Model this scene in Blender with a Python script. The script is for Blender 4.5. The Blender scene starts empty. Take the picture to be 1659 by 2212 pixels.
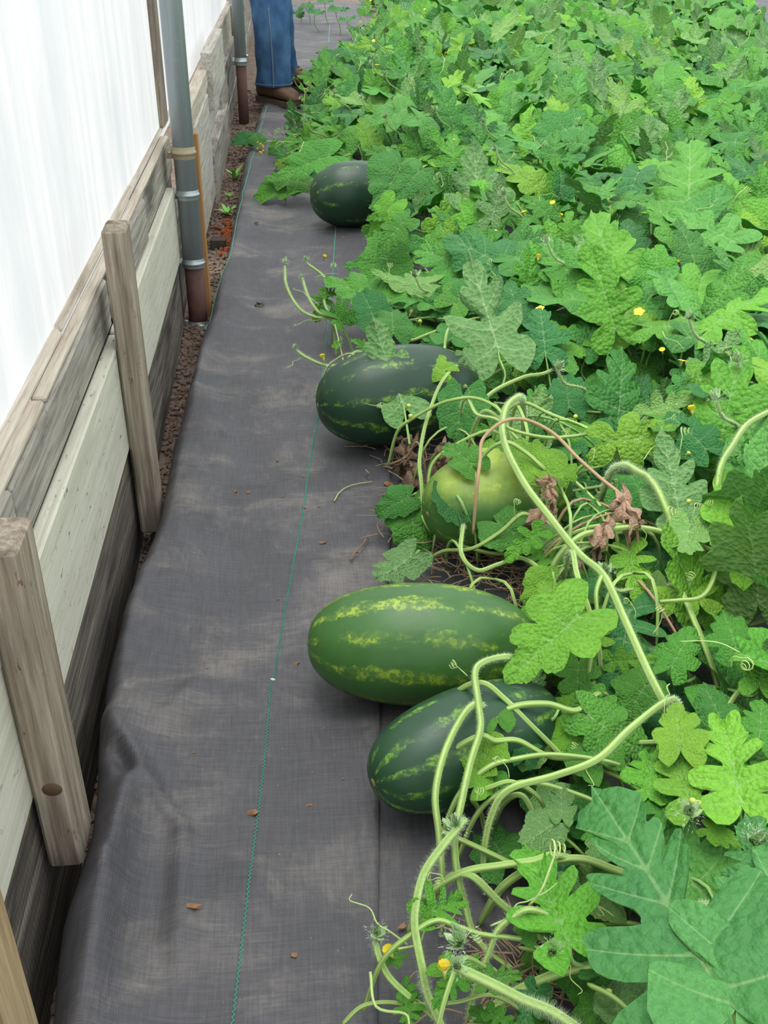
import bpy, bmesh, math, random
import numpy as np
from mathutils import Vector, Matrix, noise as mnoise

random.seed(7)
rng = np.random.default_rng(7)
SC = bpy.context.scene
COL = SC.collection

# ------------------------------------------------------------------ camera
W_, H_ = 1659, 2212
F_, CX, CY, CAMH = 2180.0, 829.5, 1106.0, 1.38
def _nz(v): return v / np.linalg.norm(v)
_dY = _nz(np.array([-217., 1346., -F_]))            # direction of the timber wall, in camera axes
_dZ = _nz(-np.array([-50., -3539., -F_]))
_dZ = _nz(_dZ - _dY * _dZ.dot(_dY)); _dX = np.cross(_dY, _dZ)
RW = np.array([_dX, _dY, _dZ])                      # world = RW @ cam
CP = np.array([0., 0., CAMH])
cam = bpy.data.cameras.new('camera'); camo = bpy.data.objects.new('camera', cam); COL.objects.link(camo)
cam.sensor_fit = 'HORIZONTAL'; cam.sensor_width = 36.0; cam.lens = 36.0 * F_ / W_
cam.clip_start = 0.02; cam.clip_end = 200
camo.matrix_world = Matrix.Translation(Vector(CP)) @ Matrix(RW.tolist()).to_4x4()
SC.camera = camo

# ------------------------------------------------------------------ light
w = bpy.data.worlds.new('overcast_sky'); SC.world = w; w.use_nodes = True
bg = w.node_tree.nodes['Background']; bg.inputs['Color'].default_value = (0.93, 0.97, 1.0, 1); bg.inputs['Strength'].default_value = 0.86
sl = bpy.data.lights.new('sun', 'SUN'); sl.energy = 2.0; sl.angle = math.radians(50); sl.color = (1.0, 0.98, 0.94)
slo = bpy.data.objects.new('sun', sl); COL.objects.link(slo)
slo.rotation_euler = Vector((-0.25, 0.1, 1.0)).to_track_quat('Z', 'Y').to_euler()
SC.view_settings.view_transform = 'Standard'; SC.view_settings.look = 'None'
SC.view_settings.exposure = 0.75; SC.view_settings.gamma = 1.0; SC.view_settings.use_curve_mapping = False
SC.cycles.max_bounces = 5; SC.cycles.diffuse_bounces = 3; SC.cycles.glossy_bounces = 2
SC.cycles.transmission_bounces = 3; SC.cycles.transparent_max_bounces = 4

# ------------------------------------------------------------------ pixel helpers
def ray(x, y): return RW @ _nz(np.array([x - CX, -(y - CY), -F_]))
def onz(x, y, z=0.0):
    d = ray(x, y); return CP + d * ((z - CP[2]) / d[2])
def onx(x, y, X):
    d = ray(x, y); return CP + d * ((X - CP[0]) / d[0])
def V(p): return Vector((float(p[0]), float(p[1]), float(p[2])))

# ------------------------------------------------------------------ materials
def nodes_of(name):
    m = bpy.data.materials.new(name); m.use_nodes = True
    nt = m.node_tree; return m, nt, nt.nodes, nt.links, nt.nodes['Principled BSDF']
def N(nt, typ, **kw):
    n = nt.nodes.new(typ)
    for k, v in kw.items():
        if k in n.inputs.keys() if hasattr(n.inputs, 'keys') else False: n.inputs[k].default_value = v
        else: setattr(n, k, v)
    return n
def math_n(nt, op, a, b=None, c=None, clamp=False):
    n = nt.nodes.new('ShaderNodeMath'); n.operation = op; n.use_clamp = clamp
    for i, v in enumerate((a, b, c)):
        if v is None: continue
        if hasattr(v, 'is_linked'): nt.links.new(v, n.inputs[i])
        else: n.inputs[i].default_value = v
    return n.outputs[0]
def mixc(nt, fac, a, b, mode='MIX'):
    n = nt.nodes.new('ShaderNodeMix'); n.data_type = 'RGBA'; n.blend_type = mode
    for s, v in ((n.inputs[0], fac), (n.inputs[6], a), (n.inputs[7], b)):
        if hasattr(v, 'is_linked'): nt.links.new(v, s)
        else: s.default_value = v if not isinstance(v, tuple) else (*v[:3], 1)
    return n.outputs[2]
def ramp(nt, fac, stops):
    n = nt.nodes.new('ShaderNodeValToRGB'); e = n.color_ramp.elements
    while len(e) < len(stops): e.new(0.5)
    for el, (p, c) in zip(e, stops):
        el.position = p; el.color = (*c, 1) if len(c) == 3 else c
    nt.links.new(fac, n.inputs[0]); return n.outputs[0]
def noise_n(nt, vec, scale, detail=4, rough=0.55, dist=0.0):
    n = nt.nodes.new('ShaderNodeTexNoise'); n.inputs['Scale'].default_value = scale; n.inputs['Detail'].default_value = detail
    n.inputs['Roughness'].default_value = rough; n.inputs['Distortion'].default_value = dist
    if vec is not None: nt.links.new(vec, n.inputs['Vector'])
    return n.outputs['Fac']
def objvec(nt, scale=(1, 1, 1), rnd=True, src='Object'):
    tc = nt.nodes.new('ShaderNodeTexCoord'); mp = nt.nodes.new('ShaderNodeMapping'); mp.inputs['Scale'].default_value = scale
    nt.links.new(tc.outputs[src], mp.inputs['Vector'])
    if rnd:
        oi = nt.nodes.new('ShaderNodeObjectInfo')
        v = math_n(nt, 'MULTIPLY', oi.outputs['Random'], 37.0)
        cb = nt.nodes.new('ShaderNodeCombineXYZ')
        for i in range(3): nt.links.new(v, cb.inputs[i])
        nt.links.new(cb.outputs[0], mp.inputs['Location'])
    return mp.outputs[0]
def bump(nt, height, strength=0.3, dist=0.01, target=None):
    b = nt.nodes.new('ShaderNodeBump'); b.inputs['Strength'].default_value = strength; b.inputs['Distance'].default_value = dist
    nt.links.new(height, b.inputs['Height'])
    if target is not None: nt.links.new(b.outputs[0], target.inputs['Normal'])
    return b.outputs[0]
def smooth01(nt, v, a, b):
    n = nt.nodes.new('ShaderNodeMapRange'); n.interpolation_type = 'SMOOTHSTEP'
    n.inputs[1].default_value = a; n.inputs[2].default_value = b; n.inputs[3].default_value = 0; n.inputs[4].default_value = 1
    nt.links.new(v, n.inputs[0]); return n.outputs[0]

def plain(name, col, rough=0.6, var=0.25, scale=40, spec=0.3, metal=0.0, bmp=0.15):
    m, nt, nd, ln, p = nodes_of(name)
    v = objvec(nt); f = noise_n(nt, v, scale, 5)
    c = mixc(nt, f, tuple(x * (1 - var) for x in col), tuple(min(1, x * (1 + var)) for x in col))
    ln.new(c, p.inputs['Base Color']); p.inputs['Roughness'].default_value = rough
    p.inputs['Specular IOR Level'].default_value = spec; p.inputs['Metallic'].default_value = metal
    bump(nt, f, bmp, 0.004, p); return m

def wood(name, c1, c2, c3, axis='Y', speck=0.0, blotch=0.5, blot_col=(0.03, 0.027, 0.023), rough=0.85, speck_col=(0.02, 0.022, 0.02), knots=False, bands=0.0):
    m, nt, nd, ln, p = nodes_of(name)
    sc = {'Y': (22, 0.9, 22), 'Z': (22, 22, 0.9)}[axis]
    sc2 = {'Y': (5, 1.3, 5), 'Z': (5, 5, 1.3)}[axis]
    g = noise_n(nt, objvec(nt, sc), 3.0, 9, 0.62, 0.6)
    g2 = noise_n(nt, objvec(nt, tuple(x * 3 for x in sc)), 3.0, 6, 0.7, 0.2)
    gg = math_n(nt, 'ADD', math_n(nt, 'MULTIPLY', g, 0.65), math_n(nt, 'MULTIPLY', g2, 0.35))
    c = ramp(nt, gg, [(0.36, c1), (0.5, c2), (0.63, c3)])
    b = noise_n(nt, objvec(nt, sc2), 1.8, 6, 0.6, 0.3)
    c = mixc(nt, math_n(nt, 'MULTIPLY', smooth01(nt, b, 0.48, 0.68), blotch), c, blot_col)
    if speck > 0:
        sv = {'Y': (60, 16, 36), 'Z': (36, 36, 12)}[axis]
        s = noise_n(nt, objvec(nt, sv), 1.6, 5, 0.75)
        s2 = noise_n(nt, objvec(nt, (3, 3, 3)), 2.2, 3)
        thr = math_n(nt, 'MULTIPLY', smooth01(nt, s, 0.60, 0.66), smooth01(nt, s2, 0.42, 0.62))
        c = mixc(nt, math_n(nt, 'MULTIPLY', thr, speck), c, speck_col)
    if knots:
        vo = nt.nodes.new('ShaderNodeTexVoronoi'); vo.inputs['Scale'].default_value = 1.0
        ln.new(objvec(nt, {'Y': (9, 2.2, 9), 'Z': (9, 9, 2.2)}[axis]), vo.inputs['Vector'])
        k = smooth01(nt, vo.outputs['Distance'], 0.26, 0.10)
        c = mixc(nt, math_n(nt, 'MULTIPLY', k, 0.75), c, (0.10, 0.055, 0.028))
    if bands > 0:
        wv = nt.nodes.new('ShaderNodeTexWave'); wv.inputs['Scale'].default_value = 26; wv.inputs['Distortion'].default_value = 6; wv.inputs['Detail'].default_value = 3
        wv.bands_direction = axis; ln.new(objvec(nt, (1, 1, 1)), wv.inputs['Vector'])
        c = mixc(nt, math_n(nt, 'MULTIPLY', wv.outputs['Fac'], bands), c, (0.05, 0.045, 0.04))
    ln.new(c, p.inputs['Base Color']); p.inputs['Roughness'].default_value = rough; p.inputs['Specular IOR Level'].default_value = 0.2
    bump(nt, gg, 0.5, 0.004, p); return m

M = {}
M['wood_grey'] = wood('weathered_grey_wood', (0.17, 0.155, 0.13), (0.33, 0.305, 0.26), (0.49, 0.46, 0.40), blotch=0.7, speck=0.5)
M['wood_white'] = wood('whitewashed_wood', (0.30, 0.275, 0.23), (0.48, 0.455, 0.395), (0.64, 0.61, 0.54), blotch=0.3, speck=0.85, blot_col=(0.2, 0.19, 0.17))
M['wood_cream'] = wood('cream_painted_wood', (0.50, 0.49, 0.385), (0.60, 0.59, 0.48), (0.68, 0.67, 0.56), blotch=0.18, speck=0.85, blot_col=(0.3, 0.28, 0.2), rough=0.75)
M['wood_dark'] = wood('damp_dark_wood', (0.05, 0.042, 0.035), (0.16, 0.14, 0.115), (0.34, 0.30, 0.245), blotch=0.7, blot_col=(0.02, 0.018, 0.018), bands=0.35)
M['wood_sun'] = wood('sun_bleached_timber', (0.34, 0.28, 0.21), (0.52, 0.46, 0.37), (0.66, 0.61, 0.52), blotch=0.2, speck=0.3, blot_col=(0.25, 0.18, 0.12))
M['wood_stake'] = wood('weathered_stake_wood', (0.15, 0.12, 0.09), (0.30, 0.25, 0.19), (0.45, 0.395, 0.315), 'Z', blotch=0.6, speck=0.8, blot_col=(0.11, 0.085, 0.065), speck_col=(0.10, 0.06, 0.035), knots=True)
M['wood_pine'] = wood('yellow_pine_wood', (0.25, 0.17, 0.08), (0.40, 0.30, 0.165), (0.50, 0.40, 0.24), 'Z', blotch=0.2, blot_col=(0.2, 0.13, 0.06))
M['wood_orange'] = wood('fresh_brown_wood', (0.30, 0.15, 0.055), (0.42, 0.23, 0.09), (0.52, 0.30, 0.13), 'Z', blotch=0.2, blot_col=(0.2, 0.1, 0.04))
M['soil'] = None
def soil_mat():
    m, nt, nd, ln, p = nodes_of('dry_brown_soil')
    v = objvec(nt, rnd=False, src='Object'); a = noise_n(nt, v, 18, 8, 0.65); b = noise_n(nt, v, 120, 5, 0.7)
    c = ramp(nt, math_n(nt, 'ADD', math_n(nt, 'MULTIPLY', a, .6), math_n(nt, 'MULTIPLY', b, .4)), [(0.3, (0.09, 0.062, 0.046)), (0.5, (0.21, 0.155, 0.12)), (0.7, (0.34, 0.27, 0.215))])
    ln.new(c, p.inputs['Base Color']); p.inputs['Roughness'].default_value = 0.95; p.inputs['Specular IOR Level'].default_value = 0.1
    bump(nt, b, 0.6, 0.01, p); return m
M['soil'] = soil_mat()
M['rust_soil'] = plain('rust_stained_soil', (0.30, 0.085, 0.03), 0.9, 0.5, 60, 0.1)

def fabric_mat():
    m, nt, nd, ln, p = nodes_of('black_woven_fabric')
    v = objvec(nt, rnd=False)
    d1 = noise_n(nt, objvec(nt, (1.0, 1.4, 1.0), rnd=False), 3.0, 8, 0.68, 0.6)
    d2 = noise_n(nt, objvec(nt, (4, 2.0, 3), rnd=False), 4.5, 8, 0.72, 0.3)
    d3 = noise_n(nt, v, 4.2, 6, 0.6, 0.4); d4 = noise_n(nt, objvec(nt, (1, 1, 1), rnd=False), 1.6, 5, 0.6)
    gx = noise_n(nt, objvec(nt, (260, 14, 14), rnd=False), 1.0, 3, 0.7); gy = noise_n(nt, objvec(nt, (14, 260, 14), rnd=False), 1.0, 3, 0.7)
    base = mixc(nt, d3, (0.050, 0.050, 0.057), (0.112, 0.108, 0.118))
    base = mixc(nt, math_n(nt, 'MULTIPLY', smooth01(nt, d4, 0.50, 0.66), 0.65), base, (0.042, 0.044, 0.044))
    dust = math_n(nt, 'ADD', math_n(nt, 'MULTIPLY', smooth01(nt, d1, 0.48, 0.70), 0.8), math_n(nt, 'MULTIPLY', smooth01(nt, d2, 0.56, 0.78), 0.6), clamp=True)
    c = mixc(nt, math_n(nt, 'MULTIPLY', dust, 0.78), base, (0.25, 0.225, 0.195))
    gg = math_n(nt, 'ADD', math_n(nt, 'MULTIPLY', gx, .5), math_n(nt, 'MULTIPLY', gy, .5))
    c = mixc(nt, 1.0, c, mixc(nt, smooth01(nt, gg, .32, .68), (0.72, 0.72, 0.74), (1.28, 1.27, 1.26)), 'MULTIPLY')
    fl = noise_n(nt, v, 150, 2, 0.5); c = mixc(nt, math_n(nt, 'MULTIPLY', smooth01(nt, fl, .74, .80), .6), c, (0.42, 0.38, 0.32))
    wx = nt.nodes.new('ShaderNodeTexWave'); wx.bands_direction = 'X'; wx.inputs['Scale'].default_value = 110; wx.inputs['Distortion'].default_value = 0.6; ln.new(v, wx.inputs['Vector'])
    wy = nt.nodes.new('ShaderNodeTexWave'); wy.bands_direction = 'Y'; wy.inputs['Scale'].default_value = 110; wy.inputs['Distortion'].default_value = 0.6; ln.new(v, wy.inputs['Vector'])
    wv = math_n(nt, 'MULTIPLY', wx.outputs['Fac'], wy.outputs['Fac'])
    c = mixc(nt, 0.20, c, mixc(nt, wv, (0.02, 0.02, 0.022), (0.22, 0.215, 0.215)))
    ln.new(c, p.inputs['Base Color']); p.inputs['Roughness'].default_value = 0.58; p.inputs['Specular IOR Level'].default_value = 0.38
    bump(nt, math_n(nt, 'ADD', math_n(nt, 'MULTIPLY', wv, 0.12), d1), 0.25, 0.006, p); return m
M['fabric'] = fabric_mat()
M['thread'] = plain('green_stitch_thread', (0.07, 0.36, 0.25), 0.6, 0.2, 30)

def film_mat():
    m, nt, nd, ln, p = nodes_of('milky_greenhouse_film')
    f = noise_n(nt, objvec(nt, (1, 5, 0.5), rnd=False), 2.5, 7, 0.65, 0.5)
    f2 = noise_n(nt, objvec(nt, (1, 1.2, 0.8), rnd=False), 1.7, 5)
    c = mixc(nt, smooth01(nt, f, 0.35, 0.65), (0.84, 0.875, 0.89), (0.96, 0.965, 0.97))
    c = mixc(nt, math_n(nt, 'MULTIPLY', smooth01(nt, f2, 0.48, 0.7), 0.5), c, (0.68, 0.76, 0.79))
    ln.new(c, p.inputs['Base Color']); p.inputs['Roughness'].default_value = 0.5
    t = nt.nodes.new('ShaderNodeBsdfTranslucent'); ln.new(c, t.inputs['Color'])
    mx = nt.nodes.new('ShaderNodeMixShader'); mx.inputs[0].default_value = 0.62
    ln.new(p.outputs[0], mx.inputs[1]); ln.new(t.outputs[0], mx.inputs[2]); ln.new(mx.outputs[0], nd['Material Output'].inputs['Surface'])
    bump(nt, f, 0.15, 0.02, p); return m
M['film'] = film_mat()

def galv():
    m, nt, nd, ln, p = nodes_of('galvanised_steel')
    f = noise_n(nt, objvec(nt, (18, 18, 1.0)), 3, 6, 0.6); f2 = noise_n(nt, objvec(nt), 60, 4)
    c = mixc(nt, f, (0.22, 0.255, 0.27), (0.42, 0.47, 0.49)); c = mixc(nt, math_n(nt, 'MULTIPLY', smooth01(nt, f2, .6, .75), .35), c, (0.5, 0.54, 0.56))
    ln.new(c, p.inputs['Base Color']); p.inputs['Metallic'].default_value = 0.4; p.inputs['Roughness'].default_value = 0.48
    bump(nt, f2, 0.1, 0.002, p); return m
M['galv'] = galv()
M['rust'] = plain('rusty_brown_steel', (0.105, 0.052, 0.042), 0.7, 0.45, 35, 0.35)
M['strap'] = plain('zinc_strap', (0.42, 0.47, 0.48), 0.4, 0.2, 30, 0.5, 0.7, 0.05)
M['brass'] = plain('tarnished_tan_strap', (0.36, 0.31, 0.20), 0.55, 0.25, 30, 0.4, 0.25)
M['screw'] = plain('bright_screw', (0.7, 0.72, 0.72), 0.3, 0.1, 30, 0.5, 0.8)
M['knot'] = plain('wood_knot', (0.115, 0.072, 0.045), 0.8, 0.5, 45)
M['block'] = plain('dark_block', (0.05, 0.042, 0.035), 0.8, 0.3, 30)

def leaf_mat(name, under=False, dry=False):
    m, nt, nd, ln, p = nodes_of(name)
    oi = nt.nodes.new('ShaderNodeObjectInfo'); col = oi.outputs['Color']
    at = nt.nodes.new('ShaderNodeAttribute'); at.attribute_name = 'vein'
    v = objvec(nt)
    a = noise_n(nt, v, 3.0, 2); b = noise_n(nt, v, 30, 2, 0.6)
    if dry:
        c = mixc(nt, a, (0.34, 0.215, 0.14), (0.56, 0.40, 0.28)); c = mixc(nt, math_n(nt, 'MULTIPLY', smooth01(nt, b, .5, .7), .6), c, (0.15, 0.10, 0.065))
        c = mixc(nt, 1.0, c, col, 'MULTIPLY')
        ln.new(c, p.inputs['Base Color']); p.inputs['Roughness'].default_value = 0.85
        bump(nt, b, .6, .02, p); return m
    vo = nt.nodes.new('ShaderNodeTexVoronoi'); vo.feature = 'F1'; vo.inputs['Scale'].default_value = 24; ln.new(v, vo.inputs['Vector'])
    cell = vo.outputs['Distance']
    vein = smooth01(nt, at.outputs['Fac'], 1.0, 0.25)
    c = mixc(nt, 1.0, col, mixc(nt, a, (0.70, 0.78, 0.92), (1.26, 1.18, 1.0)), 'MULTIPLY')
    c = mixc(nt, 1.0, c, mixc(nt, b, (0.74, 0.76, 0.80), (1.26, 1.24, 1.2)), 'MULTIPLY')
    if under:
        c = mixc(nt, 0.50, c, (0.28, 0.46, 0.20))
        c = mixc(nt, math_n(nt, 'MULTIPLY', math_n(nt, 'MAXIMUM', vein, math_n(nt, 'MULTIPLY', smooth01(nt, cell, .45, .8), 0.4)), 0.55), c, (0.50, 0.66, 0.34))
    else:
        c = mixc(nt, math_n(nt, 'MULTIPLY', vein, 0.36), c, (0.40, 0.58, 0.26))
    ln.new(c, p.inputs['Base Color']); p.inputs['Roughness'].default_value = 0.50 if not under else 0.7
    p.inputs['Specular IOR Level'].default_value = 0.30 if not under else 0.15
    t = nt.nodes.new('ShaderNodeBsdfTranslucent'); ln.new(mixc(nt, 1.0, c, (0.95, 1.25, 0.45), 'MULTIPLY'), t.inputs['Color'])
    mx = nt.nodes.new('ShaderNodeMixShader'); mx.inputs[0].default_value = 0.30
    ln.new(p.outputs[0], mx.inputs[1]); ln.new(t.outputs[0], mx.inputs[2]); ln.new(mx.outputs[0], nd['Material Output'].inputs['Surface'])
    sg = 1.0 if not under else -1.0
    h = math_n(nt, 'ADD', math_n(nt, 'MULTIPLY', cell, -0.9 * sg), math_n(nt, 'MULTIPLY', b, 0.9))
    bump(nt, h, 0.65, 0.010, p); return m
M['leaf'] = leaf_mat('leaf_upper_side'); M['under'] = leaf_mat('leaf_under_side', True); M['dry'] = leaf_mat('withered_leaf', dry=True)

def stem_mat(name, col, var=0.2, ridge=False):
    m, nt, nd, ln, p = nodes_of(name)
    f = noise_n(nt, objvec(nt), 14, 2)
    c = mixc(nt, f, tuple(x * (1 - var) for x in col), tuple(x * (1 + var) for x in col))
    if ridge:
        at = nt.nodes.new('ShaderNodeAttribute'); at.attribute_name = 'ridge'
        c = mixc(nt, 1.0, c, mixc(nt, at.outputs['Fac'], (0.62, 0.72, 0.55), (1.28, 1.18, 1.3)), 'MULTIPLY')
    ln.new(c, p.inputs['Base Color']); p.inputs['Roughness'].default_value = 0.6; p.inputs['Specular IOR Level'].default_value = 0.25
    p.inputs['Subsurface Weight'].default_value = 0.0
    return m
M['stem'] = stem_mat('pale_green_stem', (0.35, 0.51, 0.155), ridge=True); M['stem_dry'] = stem_mat('dry_tan_stem', (0.42, 0.28, 0.16), 0.3)
M['stem_dk'] = stem_mat('green_petiole', (0.27, 0.46, 0.14), 0.3)
M['hair'] = stem_mat('silvery_plant_hair', (0.66, 0.76, 0.58), 0.1)
M['tendril'] = stem_mat('yellow_green_tendril', (0.45, 0.60, 0.22), 0.25)
M['petal'] = stem_mat('yellow_petal', (0.85, 0.72, 0.06), 0.15); M['bud'] = stem_mat('yellow_green_bud', (0.50, 0.58, 0.12), 0.25)
M['tip'] = stem_mat('downy_shoot_green', (0.38, 0.55, 0.26), 0.3)
M['crumb'] = plain('dried_crumb', (0.27, 0.15, 0.085), 0.9, 0.5, 90, 0.1)
M['straw'] = plain('dead_straw', (0.33, 0.24, 0.15), 0.9, 0.4, 60, 0.1)

def melon_mat(name, dark, mid, fleck, pale=False, amount=0.5, wid=(.6, .92), brk=(.45, .62)):
    m, nt, nd, ln, p = nodes_of(name)
    tc = nt.nodes.new('ShaderNodeTexCoord'); sp = nt.nodes.new('ShaderNodeSeparateXYZ'); ln.new(tc.outputs['Object'], sp.inputs[0])
    ang = math_n(nt, 'ARCTAN2', sp.outputs['Z'], sp.outputs['Y'])
    n1 = noise_n(nt, tc.outputs['Object'], 11, 5, 0.6); n2 = noise_n(nt, tc.outputs['Object'], 85, 5, 0.7); n3 = noise_n(nt, tc.outputs['Object'], 20, 6, 0.7)
    nb = noise_n(nt, objvec(nt, (9, 22, 22)), 1.0, 4, 0.6)
    arg = math_n(nt, 'ADD', math_n(nt, 'MULTIPLY', ang, 10.0), math_n(nt, 'MULTIPLY', math_n(nt, 'SUBTRACT', n3, 0.5), 5.5))
    st = math_n(nt, 'MULTIPLY_ADD', math_n(nt, 'COSINE', arg), 0.5, 0.5)
    stripe = math_n(nt, 'MULTIPLY', smooth01(nt, st, *wid), smooth01(nt, nb, *brk))
    fl = math_n(nt, 'MULTIPLY', stripe, smooth01(nt, n2, 0.47, 0.58))
    c = mixc(nt, n1, dark, mid)
    c = mixc(nt, math_n(nt, 'MULTIPLY', stripe, 0.35 * min(1, amount * 1.6)), c, tuple(0.5 * a + 0.5 * b for a, b in zip(mid, fleck)))
    c = mixc(nt, math_n(nt, 'MULTIPLY', fl, amount), c, fleck)
    if pale:   # yellow ground spot on one side
        g = smooth01(nt, math_n(nt, 'ADD', math_n(nt, 'MULTIPLY', sp.outputs['Z'], 5.0), math_n(nt, 'MULTIPLY', n1, 0.7)), 0.42, 1.0)
        c = mixc(nt, math_n(nt, 'MULTIPLY', g, 0.8), c, mixc(nt, n3, (0.28, 0.42, 0.05), (0.50, 0.58, 0.09)))
    ln.new(c, p.inputs['Base Color']); p.inputs['Roughness'].default_value = 0.36; p.inputs['Specular IOR Level'].default_value = 0.45
    rr = math_n(nt, 'MULTIPLY_ADD', n3, 0.25, 0.27); ln.new(rr, p.inputs['Roughness'])
    bump(nt, n2, 0.05, 0.002, p); return m
M['melon_dark'] = melon_mat('dark_watermelon_rind', (0.012, 0.040, 0.022), (0.020, 0.062, 0.028), (0.17, 0.36, 0.03), amount=0.85, wid=(.70, .96), brk=(.47, .60))
M['melon_mid'] = melon_mat('green_watermelon_rind', (0.026, 0.092, 0.020), (0.066, 0.185, 0.038), (0.34, 0.48, 0.045), amount=0.85, wid=(.50, .90), brk=(.42, .62))
M['melon_small'] = melon_mat('blue_green_watermelon_rind', (0.012, 0.046, 0.024), (0.026, 0.085, 0.034), (0.20, 0.42, 0.045), amount=0.8, wid=(.62, .95), brk=(.44, .60))
M['melon_pale'] = melon_mat('sun_yellowed_watermelon_rind', (0.035, 0.12, 0.025), (0.08, 0.21, 0.035), (0.40, 0.50, 0.07), pale=True, amount=0.8)
M['scar'] = plain('blossom_scar', (0.22, 0.20, 0.08), 0.8, 0.3, 60)
def denim():
    m, nt, nd, ln, p = nodes_of('blue_denim')
    a = noise_n(nt, objvec(nt, (1, 1, 0.6)), 7, 5); b = noise_n(nt, objvec(nt, (200, 200, 60)), 1.5, 3)
    c = mixc(nt, smooth01(nt, a, .35, .75), (0.020, 0.065, 0.165), (0.085, 0.20, 0.36)); c = mixc(nt, math_n(nt, 'MULTIPLY', b, .3), c, (0.15, 0.25, 0.38))
    ln.new(c, p.inputs['Base Color']); p.inputs['Roughness'].default_value = 0.9; p.inputs['Specular IOR Level'].default_value = 0.1
    bump(nt, a, .5, .02, p); return m
M['denim'] = denim()
M['seam'] = plain('denim_seam', (0.13, 0.20, 0.28), 0.9, 0.3, 120)
M['boot'] = plain('brown_work_boot_leather', (0.14, 0.085, 0.05), 0.7, 0.45, 25, 0.3)
M['sole'] = plain('dusty_boot_sole', (0.12, 0.085, 0.06), 0.85, 0.3, 40)
M['skin'] = plain('skin', (0.45, 0.27, 0.19), 0.55, 0.08, 20)
M['shirt'] = plain('grey_work_shirt', (0.25, 0.27, 0.30), 0.9, 0.2, 20)
M['hairdark'] = plain('short_brown_hair', (0.06, 0.04, 0.03), 0.8, 0.3, 60)
M['weed'] = stem_mat('bright_seedling_green', (0.22, 0.50, 0.10), 0.2)

# ------------------------------------------------------------------ object helpers
def mesh(name, verts, faces, mats, mat_idx=None, smooth=True, attrs=None):
    me = bpy.data.meshes.new(name); me.from_pydata([tuple(map(float, v)) for v in verts], [], [tuple(map(int, f)) for f in faces])
    for m in (mats if isinstance(mats, (list, tuple)) else [mats]): me.materials.append(M[m])
    n = len(me.polygons)
    if smooth: me.polygons.foreach_set('use_smooth', [True] * n)
    if mat_idx is not None: me.polygons.foreach_set('material_index', mat_idx)
    for k, a in (attrs or {}).items():
        at = me.attributes.new(k, 'FLOAT', 'POINT'); at.data.foreach_set('value', np.asarray(a, dtype=np.float32))
    me.update(); return me
def link(name, data, parent=None, loc=None, mw=None, **tags):
    o = bpy.data.objects.new(name, data); COL.objects.link(o)
    if parent is not None:
        o.parent = parent
    if loc is not None: o.location = loc
    if mw is not None: o.matrix_basis = mw        # local matrix (parents sit unrotated unless stated)
    for k, v in tags.items(): o[k] = v
    return o
def thing(name, label, cat, loc=(0, 0, 0), group=None, kind=None):
    o = link(name, None, loc=loc); o['label'] = label; o['category'] = cat; o.empty_display_size = 0.05
    if group: o['group'] = group
    if kind: o['kind'] = kind
    return o
def tag(o, label, cat, group=None, kind=None):
    o['label'] = label; o['category'] = cat
    if group: o['group'] = group
    if kind: o['kind'] = kind
    return o
def box_mesh(name, sx, sy, sz, mat, bev=0.004, warp=0.0, segs=1, seed=0):
    bm = bmesh.new(); bmesh.ops.create_cube(bm, size=1.0)
    for v in bm.verts: v.co = Vector((v.co.x * sx, v.co.y * sy, v.co.z * sz))
    if bev > 0: bmesh.ops.bevel(bm, geom=list(bm.edges), offset=bev, segments=segs, affect='EDGES', profile=0.6)
    if warp > 0:
        for v in bm.verts:
            q = mnoise.noise_vector(Vector((v.co.x * 3 + seed, v.co.y * 2, v.co.z * 3))) * warp; v.co += q
    me = bpy.data.meshes.new(name); bm.to_mesh(me); bm.free(); me.materials.append(M[mat]); return me
def box(name, x0, x1, y0, y1, z0, z1, mat, parent=None, bev=0.004, warp=0.0, seed=0, rot=None, **tags):
    me = box_mesh(name, x1 - x0, y1 - y0, z1 - z0, mat, bev, warp, seed=seed)
    o = link(name, me, parent, loc=((x0 + x1) / 2, (y0 + y1) / 2, (z0 + z1) / 2), **tags)
    if rot: o.rotation_euler = rot
    return o
def spline(pts, n):
    P = np.array(pts, float); k = len(P)
    if k == 2: return P[0] + (P[1] - P[0]) * np.linspace(0, 1, n)[:, None]
    Q = np.vstack([2 * P[0] - P[1], P, 2 * P[-1] - P[-2]]); out = []
    ts = np.linspace(0, k - 1 - 1e-9, n)
    for t in ts:
        i = int(t); f = t - i; a, b, c, d = Q[i], Q[i + 1], Q[i + 2], Q[i + 3]
        out.append(0.5 * (2 * b + (c - a) * f + (2 * a - 5 * b + 4 * c - d) * f * f + (3 * b - a - 3 * c + d) * f ** 3))
    return np.array(out)
def tube_geo(path, rad, sides=6, cap=True, ridged=0.0):
    P = np.asarray(path, float); n = len(P); r = np.broadcast_to(np.asarray(rad, float), (n,))
    T = np.gradient(P, axis=0); T /= np.maximum(np.linalg.norm(T, axis=1), 1e-9)[:, None]
    up = np.array([0., 0., 1.]) if abs(T[0][2]) < 0.9 else np.array([1., 0., 0.])
    u = _nz(np.cross(T[0], up)); V_ = []; 
    for i in range(n):
        u = u - T[i] * u.dot(T[i]); u = _nz(u); v = np.cross(T[i], u)
        for k in range(sides):
            a = 2 * math.pi * k / sides; rr = r[i] * (1 + ridged * (k % 2))
            V_.append(P[i] + rr * (math.cos(a) * u + math.sin(a) * v))
    Fc = [(i * sides + k, i * sides + (k + 1) % sides, (i + 1) * sides + (k + 1) % sides, (i + 1) * sides + k) for i in range(n - 1) for k in range(sides)]
    if cap:
        Fc.append(tuple(range(sides - 1, -1, -1))); Fc.append(tuple((n - 1) * sides + k for k in range(sides)))
    return V_, Fc
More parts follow.
